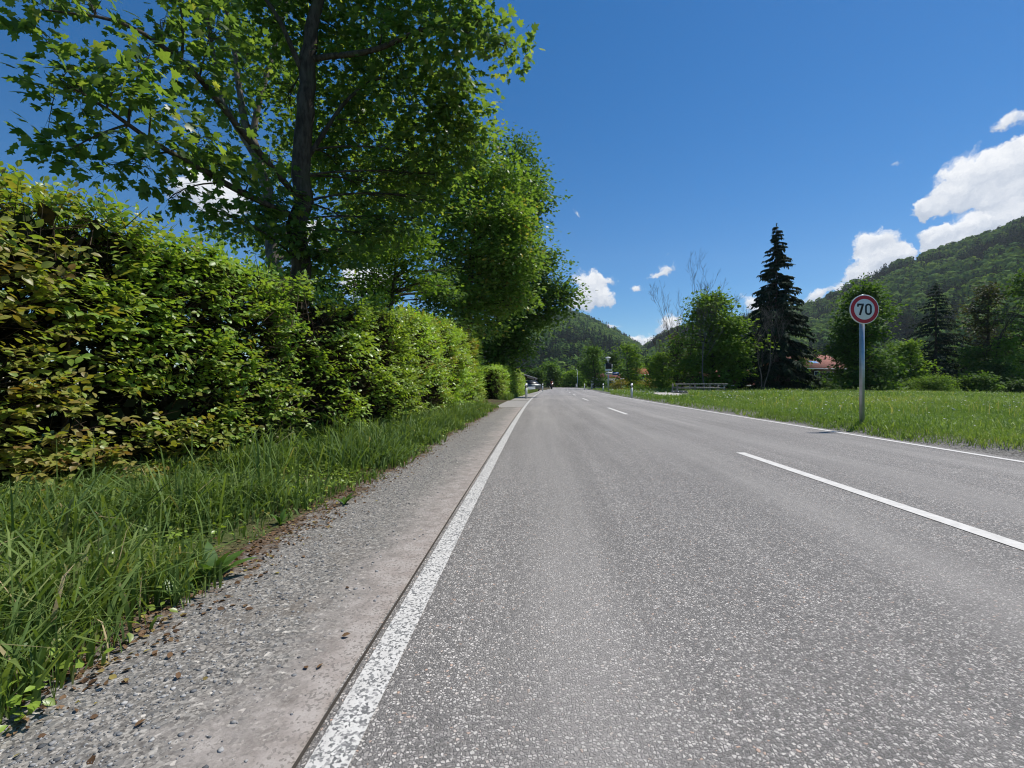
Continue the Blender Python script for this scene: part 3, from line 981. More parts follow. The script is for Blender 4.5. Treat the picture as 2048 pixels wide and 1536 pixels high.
E_cl = [pc(1020, 300, 36, 36, 30), pc(1045, 340, 36, 32, 36), pc(1000, 350, 37, 40, 40), pc(1062, 410, 36, 36, 36), pc(1020, 420, 37, 50, 50), pc(1060, 470, 36, 40, 36),
        pc(1080, 520, 35.5, 36, 36), pc(1110, 560, 35, 36, 36), pc(1132, 590, 35, 24, 34), pc(1060, 570, 35.5, 50, 40), pc(1100, 615, 35, 36, 26), pc(1050, 630, 35.5, 50, 36),
        pc(1000, 600, 36, 50, 50), pc(1020, 680, 35, 44, 30), pc(1048, 690, 34.5, 16, 34), pc(980, 690, 35, 40, 40), pc(950, 660, 36, 50, 50), pc(990, 500, 37, 50, 60), pc(960, 560, 37, 60, 60), pc(1000, 730, 35, 40, 24)]
E_cl += [pc(1035, 655, 35, 40, 36), pc(1012, 700, 35, 36, 30), pc(975, 720, 35, 40, 30), pc(1075, 640, 35, 40, 30), pc(1125, 610, 35, 30, 34), pc(940, 700, 35, 40, 34), pc(1000, 660, 35, 50, 36),
         pc(900, 690, 36, 50, 40), pc(1060, 540, 35.5, 60, 50), pc(1000, 540, 36, 60, 60), pc(1040, 380, 36, 50, 50)]
E_cl = breakup(E_cl, 7, .46, 2)
put_tree('sycamore_tree', 'tall dark green sycamore overhanging the road behind the low clipped hedge', 'tree', (-1.2, 36, 0),
         [([(-1.2, 36, -.05), (-1.1, 36, 4), (-.7, 36, 9), (-.4, 36, 14), (-.2, 36, 18)], [.42, .34, .26, .16, .04])],
         E_cl, .24, MAPLE_S, M['tree_mid'], M['bark'], 4.6, 8, 25, tvar=.3, limb_r=.025, tint0=.35, twigs=2, spread=2.3, shell=.6)


F_cl = [pc(690, 590, 15, 60, 40), pc(760, 640, 16, 60, 40), pc(640, 540, 15, 60, 40), pc(830, 640, 17, 60, 36), pc(760, 560, 16, 80, 50), pc(850, 590, 17, 60, 50), pc(900, 650, 18, 50, 36), pc(690, 520, 15, 70, 46), pc(880, 560, 18, 60, 50)]
put_tree('elder_tree', 'dark leafy elder filling the space between the maples and the long hedge', 'tree', (-5.2, 16.5, 0),
         [([(-5.2, 16.5, -.05), (-5.1, 16.4, 2), (-4.8, 16.4, 3.6), (-4.6, 16.4, 4.6)], [.14, .12, .08, .03])],
         breakup(F_cl, 5, .5, 9), .13, MAPLE_S, M['tree_dark'], M['bark'], 2.6, 7, 26, limb_r=.015, twigs=3)


def auto_tree(name, label, x, y, h, wd, leaf, mat, bark, seed, n=16, low=.12, cover=2.3, shape='egg', tpl=CLUMP, group=None, trunk_r=None, tint0=.45, cat='tree', z0=0.0, lean=0.0, shell=.42):
    r = np.random.default_rng(seed)
    cl = []
    for i in range(n):
        t = (i + r.uniform(.2, .8)) / n
        z = h * (low + (1 - low) * t)
        if shape == 'egg':
            w_ = math.sin(math.pi * min(1, .16 + .84 * t) ** 1.0) ** .7
        elif shape == 'cone':
            w_ = (1 - t) ** .8 * 1.05 + .1
        elif shape == 'dome':
            w_ = math.sqrt(max(.05, 1 - t * t))
        else:
            w_ = 1
        a = r.uniform(0, 6.28)
        rr = wd / 2 * w_
        cr = wd * .5 * r.uniform(.38, .55) * (.5 + .5 * w_)
        d = max(0, rr - cr * .8) * r.uniform(.55, 1.05)
        cl.append(((x + math.cos(a) * d + lean * t, y + math.sin(a) * d, z0 + min(z, h - cr * .75)), (cr, cr, cr * r.uniform(.7, .95))))
    tr = trunk_r or h * .018
    return put_tree(name, label, cat, (x, y, z0), [([(x, y, z0 - .1), (x + r.normal() * .1, y, z0 + h * .3), (x + r.normal() * .15 + lean * .5, y, z0 + h * .6), (x + lean, y, z0 + h * .93)], [tr, tr * .75, tr * .5, tr * .1])],
                    breakup(cl, 5, .52, seed), leaf, tpl, mat, bark, cover * .85, 6, seed, group=group, limb_r=tr * .2, twigs=2, tint0=tint0, shell=.55, spread=1.7)


GR = 'trees on the far side of the meadow'


def T(px, base_py, top_py, wpx, Y):
    """x, height and width of a tree seen at that pixel, that depth"""
    return (px - 1024) / F * Y, H + (768 - top_py) / F * Y, wpx / F * Y


x, h, wd = T(1425, 0, 584, 165, 50)
auto_tree('maple_tree', 'round green maple behind the wooden footbridge, next to the bare birch', x, 50, h, wd, .30, M['tree_bright'], M['bark'], 41, 34, .12, 2.9, group=GR, tint0=.35)
x, h, wd = T(1730, 0, 562, 140, 46)
auto_tree('linden_tree', 'dense dark oval linden directly behind the speed limit sign', x, 46, h, wd, .26, M['tree_mid'], M['bark'], 42, 36, .05, 2.9, group=GR, tint0=.3)
x, h, wd = T(1822, 0, 682, 66, 50)
auto_tree('apple_tree', 'small round light green tree between the linden and the dark conifer', x, 50, h, wd, .24, M['tree_bright'], M['bark'], 43, 14, .25, 2.4, group=GR)
x, h, wd = T(1788, 0, 690, 50, 52)
auto_tree('hazel_bush', 'olive bush tucked behind the right edge of the linden', x, 52, h, wd, .24, M['tree_mid'], M['bark'], 44, 10, .05, 2.4, group=GR, cat='bush')
x, h, wd = T(1862, 0, 750, 92, 46)
auto_tree('round_shrub', 'low wide rounded shrub with bright top at the meadow edge', x, 46, h, wd, .16, M['tree_bright'], M['bark'], 45, 18, .1, 2.6, 'dome', RHOMB, cat='shrub', trunk_r=.04)
x, h, wd = T(1978, 0, 568, 100, 54)
auto_tree('dark_tree', 'tall dark sparse tree with reddish twigs right of the conifer', x, 54, h, wd, .24, M['olive'], M['bark'], 46, 22, .25, .8, group=GR, tint0=.3, trunk_r=.22)
x, h, wd = T(2052, 0, 540, 110, 52)
auto_tree('ash_tree', 'thin leaved tree at the right edge of the picture', x, 52, h, wd, .24, M['tree_mid'], M['bark'], 47, 24, .2, 1.2, group=GR, tint0=.4, trunk_r=.2)
for (px, tp, wp, Y, mt, lb, sd_, shp, lf) in ((1942, 692, 74, 53, 'tree_mid', 'green bush left of the dark sparse tree', 48, 'egg', .26), (2012, 676, 76, 51, 'tree_bright', 'bright yellow green bush between the two tall right hand trees', 49, 'egg', .26),
                                              (1924, 758, 52, 47, 'tree_dark', 'low dark bush at the foot of the dark sparse tree', 50, 'dome', .18), (1964, 750, 56, 46, 'tree_mid', 'low leafy bush under the bright yellow green bush', 51, 'egg', .2),
                                              (2040, 760, 60, 45, 'tree_dark', 'low grey green bush at the right edge of the meadow', 52, 'dome', .17), (1650, 764, 34, 56, 'tree_dark', 'low dark bush in front of the red roofed house', 53, 'dome', .2),
                                              (1684, 748, 24, 58, 'tree_mid', 'round bush between house and linden', 54, 'egg', .2), (1990, 722, 60, 50, 'tree_dark', 'dark middle sized bush behind the low leafy one', 56, 'egg', .24)):
    x, h, wd = T(px, 0, tp, wp, Y)
    auto_tree('bush', lb, x, Y, h, wd, lf, M[mt], M['bark'], sd_, 12, .06, 2.4, shp, CLUMP, group='bushes along the meadow edge', cat='bush', trunk_r=.05)
for (px, tp, wp, Y, mt, lb, sd_, kind) in ((1188, 690, 58, 82, 'tree_mid', 'green tree left of the sign post, in front of the white house', 60, 'egg'), (1256, 688, 64, 66, 'tree_bright', 'bright young maple right of the sign post', 61, 'egg'),
                                           (1322, 702, 62, 52, 'tree_bright', 'bright leafy shrub tree left of the bare birch', 62, 'egg'), (1352, 672, 40, 58, 'olive', 'brownish sparse tree between shrub tree and maple', 63, 'egg'),
                                           (1098, 728, 46, 130, 'tree_mid', 'round tree behind the motorcyclist', 64, 'egg'), (1146, 744, 34, 125, 'tree_bright', 'small pale green tree left of the far street lamp', 65, 'egg'),
                                           (1070, 742, 30, 120, 'tree_dark', 'dark tree behind the barn roof', 66, 'egg'), (1122, 752, 40, 135, 'tree_dark', 'dark bush row end at the road bend', 67, 'dome'), (1172, 724, 34, 130, 'tree_dark', 'dark tree behind the far street lamp', 68, 'egg'),
                                           (1225, 706, 40, 104, 'tree_dark', 'dark tree behind the sign post', 69, 'egg'), (1300, 716, 40, 90, 'tree_dark', 'dark tree beside the orange roofed hut', 70, 'egg'), (1380, 700, 50, 66, 'tree_dark', 'dark tree behind the bare birch', 71, 'egg'),
                                           (1480, 690, 50, 60, 'tree_mid', 'green tree filling the gap between maple and spruce', 72, 'egg'), (1596, 690, 34, 62, 'tree_mid', 'leafy tree at the right foot of the spruce', 73, 'egg')):
    x, h, wd = T(px, 0, tp, wp, Y)
    auto_tree('broadleaf_tree', lb, x, Y, h, wd, max(.22, Y * .0042), M[mt], M['bark'], sd_, 14, .08, 2.2, kind, CLUMP, group='broadleaf trees along the valley floor')
for (px, tp, wp, Y, sd_, lb) in ((1240, 758, 46, 62, 80, 'orange and yellow flowering bush under the young maple'), (1300, 757, 60, 60, 81, 'yellow flowering bush in front of the orange roofed hut'), (1278, 772, 44, 50, 82, 'pale dry grassy bush behind the right marker post'),
                                 (1335, 762, 40, 55, 83, 'green bush left of the wooden footbridge')):
    x, h, wd = T(px, 0, tp, wp, Y)
    auto_tree('garden_bush', lb, x, Y, h, wd, .16, M['flower_bush' if sd_ < 82 else 'tree_bright'], M['bark'], sd_, 9, .1, 2.2, 'dome', RHOMB, group='garden bushes by the side road', cat='bush', trunk_r=.03)


def spruce(name, label, x, y, h, wd, seed, mat, group=None, low=.03, dens=1.0):
    global rng
    rng = np.random.default_rng(seed)
    root = thing(name, (x, y, 0), label, 'conifer', group)
    tb = Tubes()
    tb.add([(x, y, -.1), (x, y, h * .5), (x, y, h)], [h * .016, h * .009, .015], 8)
    L = Leaves()
    nw = int(h * 2.4)
    for i in range(nw):
        t = i / nw
        z = h * (low + (1 - low) * t)
        Lb = wd / 2 * (1 - t) ** .85 * (1 if t > .12 else .75 + 2 * t) + .12
        for b in range(rng.integers(6, 9)):
            a = rng.uniform(0, 6.28)
            ln = Lb * rng.uniform(.62, 1.15)
            d = np.array([math.cos(a), math.sin(a), 0])
            p0 = np.array([x, y, z])
            path = bez(p0, p0 + d * ln * .5 + [0, 0, .10 * ln], p0 + d * ln + [0, 0, -.22 * ln + .10 * ln * t], 6)
            tb.add(path, np.linspace(.03, .006, 6) * (h / 18), 3)
            m = int((8 + ln * 15) * dens)
            s = rng.uniform(.08, 1, m) ** .8
            tt = np.linspace(0, 1, 6)
            Q = np.stack([np.interp(s, tt, path[:, k]) for k in range(3)], 1)
            side = np.array([-d[1], d[0], 0])
            T_ = d * rng.uniform(.2, 1, m)[:, None] + side * rng.normal(size=m)[:, None] * .7 + np.array([0, 0, -1]) * rng.uniform(.1, 1.0, m)[:, None]
            N = np.array([0, 0, 1.0]) + rng.normal(size=(m, 3)) * .3
            L.add(Q, N, T_, rng.uniform(.35, .8, m) * (.45 + .55 * (1 - t)) * h / 17, NEEDLE, np.clip(.4 + rng.normal(size=m) * .22, 0, 1))
    m = 30
    L.add(np.stack([np.full(m, x), np.full(m, y), h * rng.uniform(.93, 1, m)], 1), rnd_dir(m), rnd_dir(m) + np.array([0, 0, .6]), rng.uniform(.15, .35, m), NEEDLE, np.full(m, .5))
    tb.build('trunk', M['bark'], root, (x, y, 0))
    L.build('crown', mat, root, (x, y, 0))
    return root


x, h, wd = T(1553, 0, 447, 160, 52)
spruce('spruce_tree', 'tall pointed spruce, the highest tree right of the road', x, 52, h, wd, 90, M['spruce'], None, .02, 2.1)
x, h, wd = T(1872, 0, 564, 165, 58)
spruce('spruce_tree', 'broad dark conifer behind the rounded shrub', x, 58, h, wd, 91, M['spruce'], None, .04, 1.2)
x, h, wd = T(1635, 0, 700, 40, 75)


def bare_tree(name, label, x, y, h, wd, seed, mat, trunk_r, stems=1, group=None):
    """leafless tree: stems fork into finer and finer upright twigs"""
    r = np.random.default_rng(seed)
    root = thing(name, (x, y, 0), label, 'tree', group)
    tb = Tubes()
    tw = Tubes()

    def grow(p, d, ln, rad, lev):
        n = 6
        pts = [p]
        for k in range(n):
            d = norm(d + r.normal(size=3) * .10 + np.array([0, 0, .06]))
            pts.append(pts[-1] + d * ln / n)
        pts = np.array(pts)
        (tb if lev < 2 else tw).add(pts, np.linspace(rad, rad * .45, n + 1), 7 if lev < 2 else 4)
        if lev >= 4:
            return
        for k in range([7, 6, 5, 3][lev]):
            j = r.integers(2, n + 1)
            a = r.uniform(0, 6.28)
            sp = norm(d * 1.0 + np.array([math.cos(a), math.sin(a), .25]) * r.uniform(.28, .6))
            grow(pts[j], sp, ln * r.uniform(.35, .55), max(.0065, rad * r.uniform(.28, .42)), lev + 1)

    for s in range(stems):
        a = r.uniform(0, 6.28)
        lean = np.array([math.cos(a) * .12, math.sin(a) * .12, 1]) if stems > 1 else np.array([.03, 0, 1])
        grow(np.array([x + r.normal() * .15 * (stems > 1), y, -.05]), norm(lean), h * r.uniform(.62, .72), trunk_r, 0)
    tb.build('trunk', mat, root, (x, y, 0))
    tw.build('twigs', mat, root, (x, y, 0))
    return root


for (px, tp, Y, sd_, tr, st, lb) in ((1366, 574, 52, 101, .06, 2, 'tall bare grey tree left of the round maple'), (1408, 600, 46, 102, .08, 1, 'pale bare birch in front of the round maple'),
                                     (1435, 560, 55, 103, .08, 1, 'thin bare tree top showing above the round maple'), (1525, 610, 46, 104, .055, 2, 'pale bare birch stems in front of the tall spruce'),
                                     (1310, 670, 60, 105, .05, 1, 'small bare tree left of the tall bare grey tree'), (1965, 590, 52, 106, .14, 1, 'dark bare branching tree right of the conifer')):
    x, h, _ = T(px, 0, tp, 0, Y)
    bare_tree('bare_tree', lb, x, Y, h, 0, sd_, M['birch'] if sd_ in (102, 104) else (M['twig'] if sd_ != 106 else M['bark']), tr, st, 'leafless trees beyond the meadow')

# ------------------------------------------------------------------ hills and forest
M['hill'] = flat_mat('hill_ground', (.028, .045, .018), .95, .05, 0, .3, .05)
M['forest'] = leaf_mat('forest_leaf', [(0, (.009, .017, .012)), (.25, (.014, .027, .015)), (.38, (.04, .078, .025)), (.75, (.065, .11, .028)), (1, (.095, .14, .035))], .2, .9, .0, gain=1.8)


def hill(name, label, prof, yb, yr_prof, n_trees, seed, umin, umax, conif, tmin=0.0, fs=1.0):
    r = np.random.default_rng(seed)
    U = np.linspace(prof[0][0], prof[-1][0], 90)
    pu, pv = zip(*prof)
    yu, yv = zip(*yr_prof)

    def surf(u, t):
        yr = np.interp(u, yu, yv)
        zr = (768 - np.interp(u, pu, pv)) / F * yr - 11
        yb_ = yb if not callable(yb) else yb(u)
        Y = yb_ + (yr - yb_) * t
        z = np.where(t <= 1, zr * np.clip(t, 0, 1) ** 1.15, zr * (1 - 1.5 * np.clip(t - 1, 0, 1) ** 1.5))
        P = np.stack([(u - 1024) / F * Y, Y, z - 1], -1)
        rough = vnoise(P.reshape(-1, 3), .012, seed + 5, 3).reshape(z.shape) * 9 * np.clip(t, 0, 1) * (np.clip(1.25 - t, 0, 1) ** .5)
        P[..., 2] += rough * .8
        return P
    Tt = np.linspace(0, 1.7, 40)
    g = surf(np.repeat(U[None], len(Tt), 0), np.repeat(Tt[:, None], len(U), 1))
    k = len(U)
    i = (np.arange(len(Tt) - 1)[:, None] * k + np.arange(k - 1)[None]).ravel()
    structure(mesh(name, g.reshape(-1, 3), [np.stack([i, i + 1, i + k + 1, i + k], 1)], M['hill'], smooth=True), label)
    u = r.uniform(umin, umax, n_trees * 3)
    t = r.uniform(tmin, 1.06, n_trees * 3)
    P = surf(u, t)
    ok = r.uniform(0, 1, len(u)) < P[:, 1] / P[:, 1].max()
    P = P[ok][:n_trees]
    cn = vnoise(P, .018, seed + 9, 2) + r.normal(size=len(P)) * .35 > conif
    L = Leaves()
    # broadleaf crowns: leafy shells
    Bp = P[~cn]
    nb_, m = len(Bp), 84
    d = r.normal(size=(nb_, m, 3))
    d /= np.linalg.norm(d, axis=2, keepdims=True)
    d[..., 2] = np.abs(d[..., 2]) * 1.15 - .28
    R = fs * r.uniform(3.4, 6.2, nb_)[:, None, None]
    lob = 1 + .22 * np.sin(d[..., 0:1] * 5 + r.uniform(0, 6, (nb_, 1, 1))) * np.sin(d[..., 2:3] * 6 + r.uniform(0, 6, (nb_, 1, 1))) + r.normal(size=(nb_, m, 1)) * .07
    pos = Bp[:, None, :] + np.array([0, 0, 1.0]) * (R * 1.35) + d * R * lob * np.array([1, 1, 1.25])
    N = d + r.normal(size=d.shape) * .2
    T_ = np.cross(N, r.normal(size=d.shape))
    base_t = np.clip(.62 + vnoise(Bp, .02, seed + 4, 2) * .16 + r.normal(size=nb_) * .2, .34, 1)
    tn = np.repeat(base_t, m) + r.normal(size=nb_ * m) * .04
    sz = (np.repeat(R[:, 0, 0], m) * r.uniform(.42, .68, nb_ * m))
    pos = pos - (T_ / np.maximum(np.linalg.norm(T_, axis=2, keepdims=True), 1e-6)) * sz.reshape(nb_, m, 1) * .5
    L.add(pos.reshape(-1, 3), N.reshape(-1, 3), T_.reshape(-1, 3), sz, CLUMP, np.clip(tn, 0, 1))
    # conifers: skirts of drooping boughs
    Cp = P[cn]
    nc, lay, per = len(Cp), 9, 7
    hh = r.uniform(13, 21, nc)
    for kx in range(lay):
        tt = (kx + .5) / lay
        for b in range(per):
            a = 6.283 * b / per + r.uniform(0, 6.28, nc)
            dd = np.stack([np.cos(a), np.sin(a), np.full(nc, -.45)], 1)
            rad = hh * .2 * (1 - tt) ** .9 * r.uniform(.75, 1.2, nc) + .5
            L.add(Cp + np.array([0, 0, 1.0]) * (hh * (.12 + .86 * tt))[:, None], np.stack([np.cos(a) * .6, np.sin(a) * .6, np.ones(nc)], 1), dd, rad * 1.35, CLUMP, np.clip(.12 + r.normal(size=nc) * .06, 0, .3))
    L.add(Cp + np.array([0, 0, 1.0]) * (hh * .86)[:, None], rnd_dir(nc) * [1, 1, 0] + [1e-3, 0, 0], np.tile([0, 0, 1.0], (nc, 1)), hh * .16, RHOMB, np.full(nc, .12))
    o = L.build('forest', M['forest'])
    return tag(o, 'dense mixed forest covering the ' + label, None, None, 'stuff')


hill('hill', 'rounded hill at the end of the road', [(200, 745), (500, 715), (800, 690), (950, 660), (1050, 634), (1100, 622), (1130, 616), (1160, 624), (1200, 642), (1240, 663), (1270, 681), (1300, 700), (1350, 715), (1500, 730)], 330,
     [(200, 1050), (1500, 1050)], 4200, 201, 930, 1400, .1)
hill('hill', 'long hillside rising to the right', [(1235, 745), (1285, 694), (1300, 681), (1350, 656), (1400, 645), (1500, 626), (1600, 612), (1640, 602), (1700, 572), (1760, 541), (1800, 521), (1900, 494), (1980, 465), (2048, 437), (2300, 350), (2700, 290)],
     lambda u: np.interp(u, [1235, 2048, 2700], [420, 190, 170]), [(1235, 900), (1640, 800), (2048, 640), (2700, 560)], 6200, 202, 1240, 2350, .02, fs=1.2)


# ------------------------------------------------------------------ grass
def blades(name, label, P, h, width, mat, bend=.45, tint=None, lean=None):
    n = len(P)
    a = rng.uniform(0, 6.28, n)
    wv = np.stack([np.cos(a), np.sin(a), np.zeros(n)], 1) * width[:, None]
    b = rng.uniform(0, 6.28, n)
    bv = np.stack([np.cos(b), np.sin(b), np.zeros(n)], 1) * (np.abs(rng.normal(size=n)) * bend)[:, None]
    if lean is not None:
        bv = bv + lean
    up = np.array([0, 0, 1.0])
    p1 = P + up * (h * .45)[:, None] + bv * (h * .16)[:, None]
    p2 = P + up * (h * .80)[:, None] + bv * (h * .50)[:, None]
    p3 = P + up * (h * (.98 - .25 * np.minimum(1, np.linalg.norm(bv, axis=1))))[:, None] + bv * (h * .95)[:, None]
    V = np.stack([P - wv * .7, P + wv * .7, p1 + wv, p1 - wv, p2 + wv * .65, p2 - wv * .65, p3], 1).reshape(-1, 3)
    o = np.arange(n)[:, None] * 7
    Q = np.concatenate([o + np.array([[0, 1, 2, 3]]), o + np.array([[3, 2, 4, 5]])])
    Tt = o + np.array([[5, 4, 6]])
    tn = np.repeat(np.clip(.45 + rng.normal(size=n) * .2 if tint is None else tint, 0, 1), 7)
    ob = mesh(name, V, [Q, Tt], mat, tint=tn)
    return tag(ob, label, None, None, 'stuff')


M['grass'] = leaf_mat('grass_blade', [(0, (.045, .08, .024)), (.5, (.075, .118, .030)), (.8, (.115, .155, .042)), (.93, (.17, .16, .08)), (1, (.30, .24, .14))], .3, .62, .18, gain=1.6)
M['meadow'] = leaf_mat('meadow_blade', [(0, (.065, .115, .028)), (.5, (.10, .155, .036)), (.85, (.15, .20, .055)), (1, (.24, .22, .11))], .32, .55, .25, gain=1.6)
rng = np.random.default_rng(300)


def verge(n, ya, yb_, oa, ob_, pw=1.0):
    y = ya + (yb_ - ya) * rng.uniform(0, 1, n) ** pw
    off = rng.uniform(0, 1, n)
    x = road_c(y) + (oa + (ob_ - oa) * off)
    return np.stack([x, y, ground_z(x, y) - .005], 1), off


def edge_prob(P, off_edge, sharp=.18):
    off = -(P[:, 0] - road_c(P[:, 1]))
    e = off_edge - .16 * np.clip((2.6 - P[:, 1]) / 1.2, 0, 1) + .16 * vnoise(P, 1.6, 41, 2) + .06 * vnoise(P, 7, 42, 1)
    return np.clip((off - e) / sharp, 0, 1)


G = []
for (n, ya, yb_, hs_, wd_, pw) in ((34000, .2, 5, .24, .0045, 1), (26000, 4, 12, .27, .0065, 1), (16000, 11, 19.5, .28, .010, 1)):
    P, off = verge(n, ya, yb_, -4.2, -6.6, pw)
    pr = edge_prob(P, 4.24, .4)
    cl = vnoise(P, 2.6, 43, 2)
    keep = rng.uniform(0, 1, n) < pr * np.clip(.75 + cl, .25, 1)
    P, cl, pr = P[keep], cl[keep], pr[keep]
    hh = hs_ * (.35 + .6 * pr) * np.clip(.8 + .65 * cl, .3, 1.6) * rng.uniform(.5, 1.35, len(P))
    G.append((P, hh, rng.uniform(.45, 1.6, len(P)) ** 1.4 * wd_))
P = np.concatenate([g[0] for g in G])
blades('verge_grass', 'long uneven grass between the gravel shoulder and the hedges', P, np.concatenate([g[1] for g in G]), np.concatenate([g[2] for g in G]), M['grass'], .85, np.clip(.42 + .15 * vnoise(P, 1.2, 44) + rng.normal(size=len(P)) * .2, 0, 1))
n = 26000
P, off = verge(n, .6, 19.5, -4.15, -5.6, 1.7)
pr = edge_prob(P, 4.24, .3)
keep = rng.uniform(0, 1, n) < pr * np.clip(.55 + vnoise(P, 3.1, 47, 2) * 1.2, 0.05, 1)
P = P[keep]
n = len(P)
P[:, 2] += rng.uniform(.01, .11, n)
L = Leaves()
L.add(P, np.array([0, 0, 1.0]) + rng.normal(size=(n, 3)) * .4, rnd_dir(n) * [1, 1, .3], rng.uniform(.015, .05, n), OVATE, np.clip(.5 + vnoise(P, 2, 48) * .3 + rng.normal(size=n) * .2, 0, 1))
tag(L.build('verge_weeds', M['green_hedge']), 'small leafy weeds creeping along the grass edge by the gravel', None, None, 'stuff')
n = 5200
P, off = verge(n, .5, 19, -4.5, -6.3, 1.4)
cl = vnoise(P, 2.2, 49, 2)
P = P[rng.uniform(0, 1, n) < np.clip(cl * 1.6, .04, 1)]
n = len(P)
blades('tall_grass', 'tall loose tufts of grass rising in front of the hedges', P, rng.uniform(.3, .62, n), rng.uniform(.004, .0085, n), M['grass'], .8)
# beyond the driveway, in front of the low hedge
n = 9000
y = rng.uniform(27.5, 60, n)
fx = -.62 + (y - 28) * .118
x = fx + rng.uniform(-.3, 1, n) * np.clip(road_c(y) - 4.45 - fx, .1, 3)
P = np.stack([x, y, ground_z(x, y)], 1)
blades('verge_grass', 'short grass in front of the low clipped hedge beyond the driveway', P, rng.uniform(.15, .4, n), rng.uniform(.008, .02, n), M['grass'], .4)
# right-hand meadow, denser near the camera
G = []
for (n, ya, yb_, oa, ob_, hs_, wd_) in ((80000, 2, 14, 3.45, 9, .095, .0045), (80000, 8, 24, 3.45, 22, .15, .0075), (60000, 20, 46, 3.5, 34, .21, .015), (26000, 44, 75, 4, 60, .3, .035)):
    P, off = verge(n, ya, yb_, oa, ob_)
    o = P[:, 0] - road_c(P[:, 1])
    e = 3.46 + .32 * np.clip((9 - P[:, 1]) / 4, 0, 1) + .09 * vnoise(P, 1.7, 51, 2) + .05 * vnoise(P, 6, 52, 1)
    pr = np.clip((o - e) / .2, 0, 1)
    inpath = (P[:, 1] > 30.5) & (P[:, 1] < 45.5) & (np.abs(P[:, 0] - np.interp(P[:, 1], [33, 38, 42, 45], [11.2, 12.6, 14.2, 14.6])) < 1.5)
    inside = (P[:, 1] > 54) & (P[:, 1] < 73) & (P[:, 0] > 8) & (P[:, 1] > 55 + (P[:, 0] - 10) * .15) & (P[:, 1] < 73 - np.minimum(P[:, 0] - 10, 7))
    keep = (rng.uniform(0, 1, n) < pr) & ~inpath & ~inside
    P, o, pr = P[keep], o[keep], pr[keep]
    tall = np.clip((o - 5) / 5, 0, 1)
    hh = hs_ * (.5 + .5 * pr) * (.75 + .5 * tall) * np.clip(1 + .4 * vnoise(P, .8, 53, 2), .5, 1.6) * rng.uniform(.5, 1.3, len(P))
    G.append((P, hh, rng.uniform(.6, 1.4, len(P)) * wd_))
P = np.concatenate([g[0] for g in G])
blades('meadow_grass', 'sunlit meadow grass right of the road', P, np.concatenate([g[1] for g in G]), np.concatenate([g[2] for g in G]), M['meadow'], .8, np.clip(.45 + .22 * vnoise(P, .35, 54, 3) + rng.normal(size=len(P)) * .16, 0, 1))

n = 9000
y = rng.uniform(5, 55, n)
x = road_c(y) + rng.uniform(4.4, 34, n)
P = np.stack([x, y, ground_z(x, y)], 1)
P = P[(vnoise(P, .45, 63, 2) + rng.normal(size=n) * .35 > .05) & ~((P[:, 1] > 30) & (P[:, 1] < 46) & (P[:, 0] < 17))]
n = len(P)
blades('meadow_stalks', 'pale dry stalks and seed heads standing above the meadow grass', P, rng.uniform(.2, .42, n), rng.uniform(.0025, .005, n) * (1 + P[:, 1] / 15), M['meadow'], .35, rng.uniform(.82, 1, n))

# flower heads in the meadow
M['white_flower'] = flat_mat('white_flower', (.62, .63, .58), .8, .1)
M['yellow_flower'] = flat_mat('yellow_flower', (.62, .48, .04), .8, .1)
for nm, mt, n, lb, s0 in (('white_wildflowers', 'white_flower', 4200, 'white seed heads and daisies scattered through the meadow', .026), ('yellow_wildflowers', 'yellow_flower', 900, 'yellow buttercups scattered through the meadow', .02)):
    y = rng.uniform(6, 55, n)
    x = road_c(y) + rng.uniform(4.2, 34, n)
    P = np.stack([x, y, ground_z(x, y) + rng.uniform(.08, .26, n)], 1)
    keep = vnoise(P, .5, 61, 2) + rng.normal(size=n) * .4 > .1
    P = P[keep]
    L = Leaves()
    for kk in range(3):
        L.add(P, np.tile([0, 0, 1.0], (len(P), 1)) + rng.normal(size=P.shape) * .5, rnd_dir(len(P)) * [1, 1, .3], (.5 + P[:, 1] / 20) * s0 * rng.uniform(.8, 1.6, len(P)), RHOMB, np.full(len(P), .5))
    tag(L.build(nm, M[mt]), lb, None, None, 'stuff')

# broad-leaved plants in the verge
M['dock'] = leaf_mat('dock_leaf', [(0, (.05, .10, .02)), (.6, (.075, .15, .03)), (1, (.10, .18, .04))], .3, .4, .4)
STRAP = (np.array([(-.02, 0, 0), (.02, 0, 0), (.10, .3, .10), (-.10, .3, .10), (.13, .6, .10), (-.13, .6, .10), (.07, .86, .02), (-.07, .86, .02), (0, 1, -.06)]),
         [np.array([(0, 1, 2, 3), (3, 2, 4, 5), (5, 4, 6, 7)]), np.array([(7, 6, 8)])])
for j, (px, py, sz, nl, lb) in enumerate(((425, 1165, .19, 15, 'broad leaved dock plant at the gravel edge, largest of the verge weeds'), (350, 1210, .11, 9, 'small dock plant just left of the largest one'),
                                          (70, 1340, .13, 9, 'broad leaved weed at the lower left corner of the verge'), (690, 1010, .12, 9, 'leafy weed beside the gravel where the bronze hedge ends'), (560, 1050, .10, 8, 'low weed between the dock plant and the hedge end'))):
    Y = 902 / (py - 768)
    p = at(px, py, Y)
    p[2] = 0.0
    root = thing('dock_plant', p, lb, 'plant', 'broad leaved weeds in the verge')
    a = rng.uniform(0, 6.28, nl)
    T_ = np.stack([np.cos(a), np.sin(a), rng.uniform(.4, 1.6, nl)], 1)
    N = np.stack([-np.cos(a), -np.sin(a), np.full(nl, .8)], 1)
    L = Leaves()
    L.add(np.tile(p, (nl, 1)), N, T_, sz * rng.uniform(.7, 1.2, nl), STRAP, rng.uniform(.2, .9, nl))
    L.build('leaves', M['dock'], root, p, True)

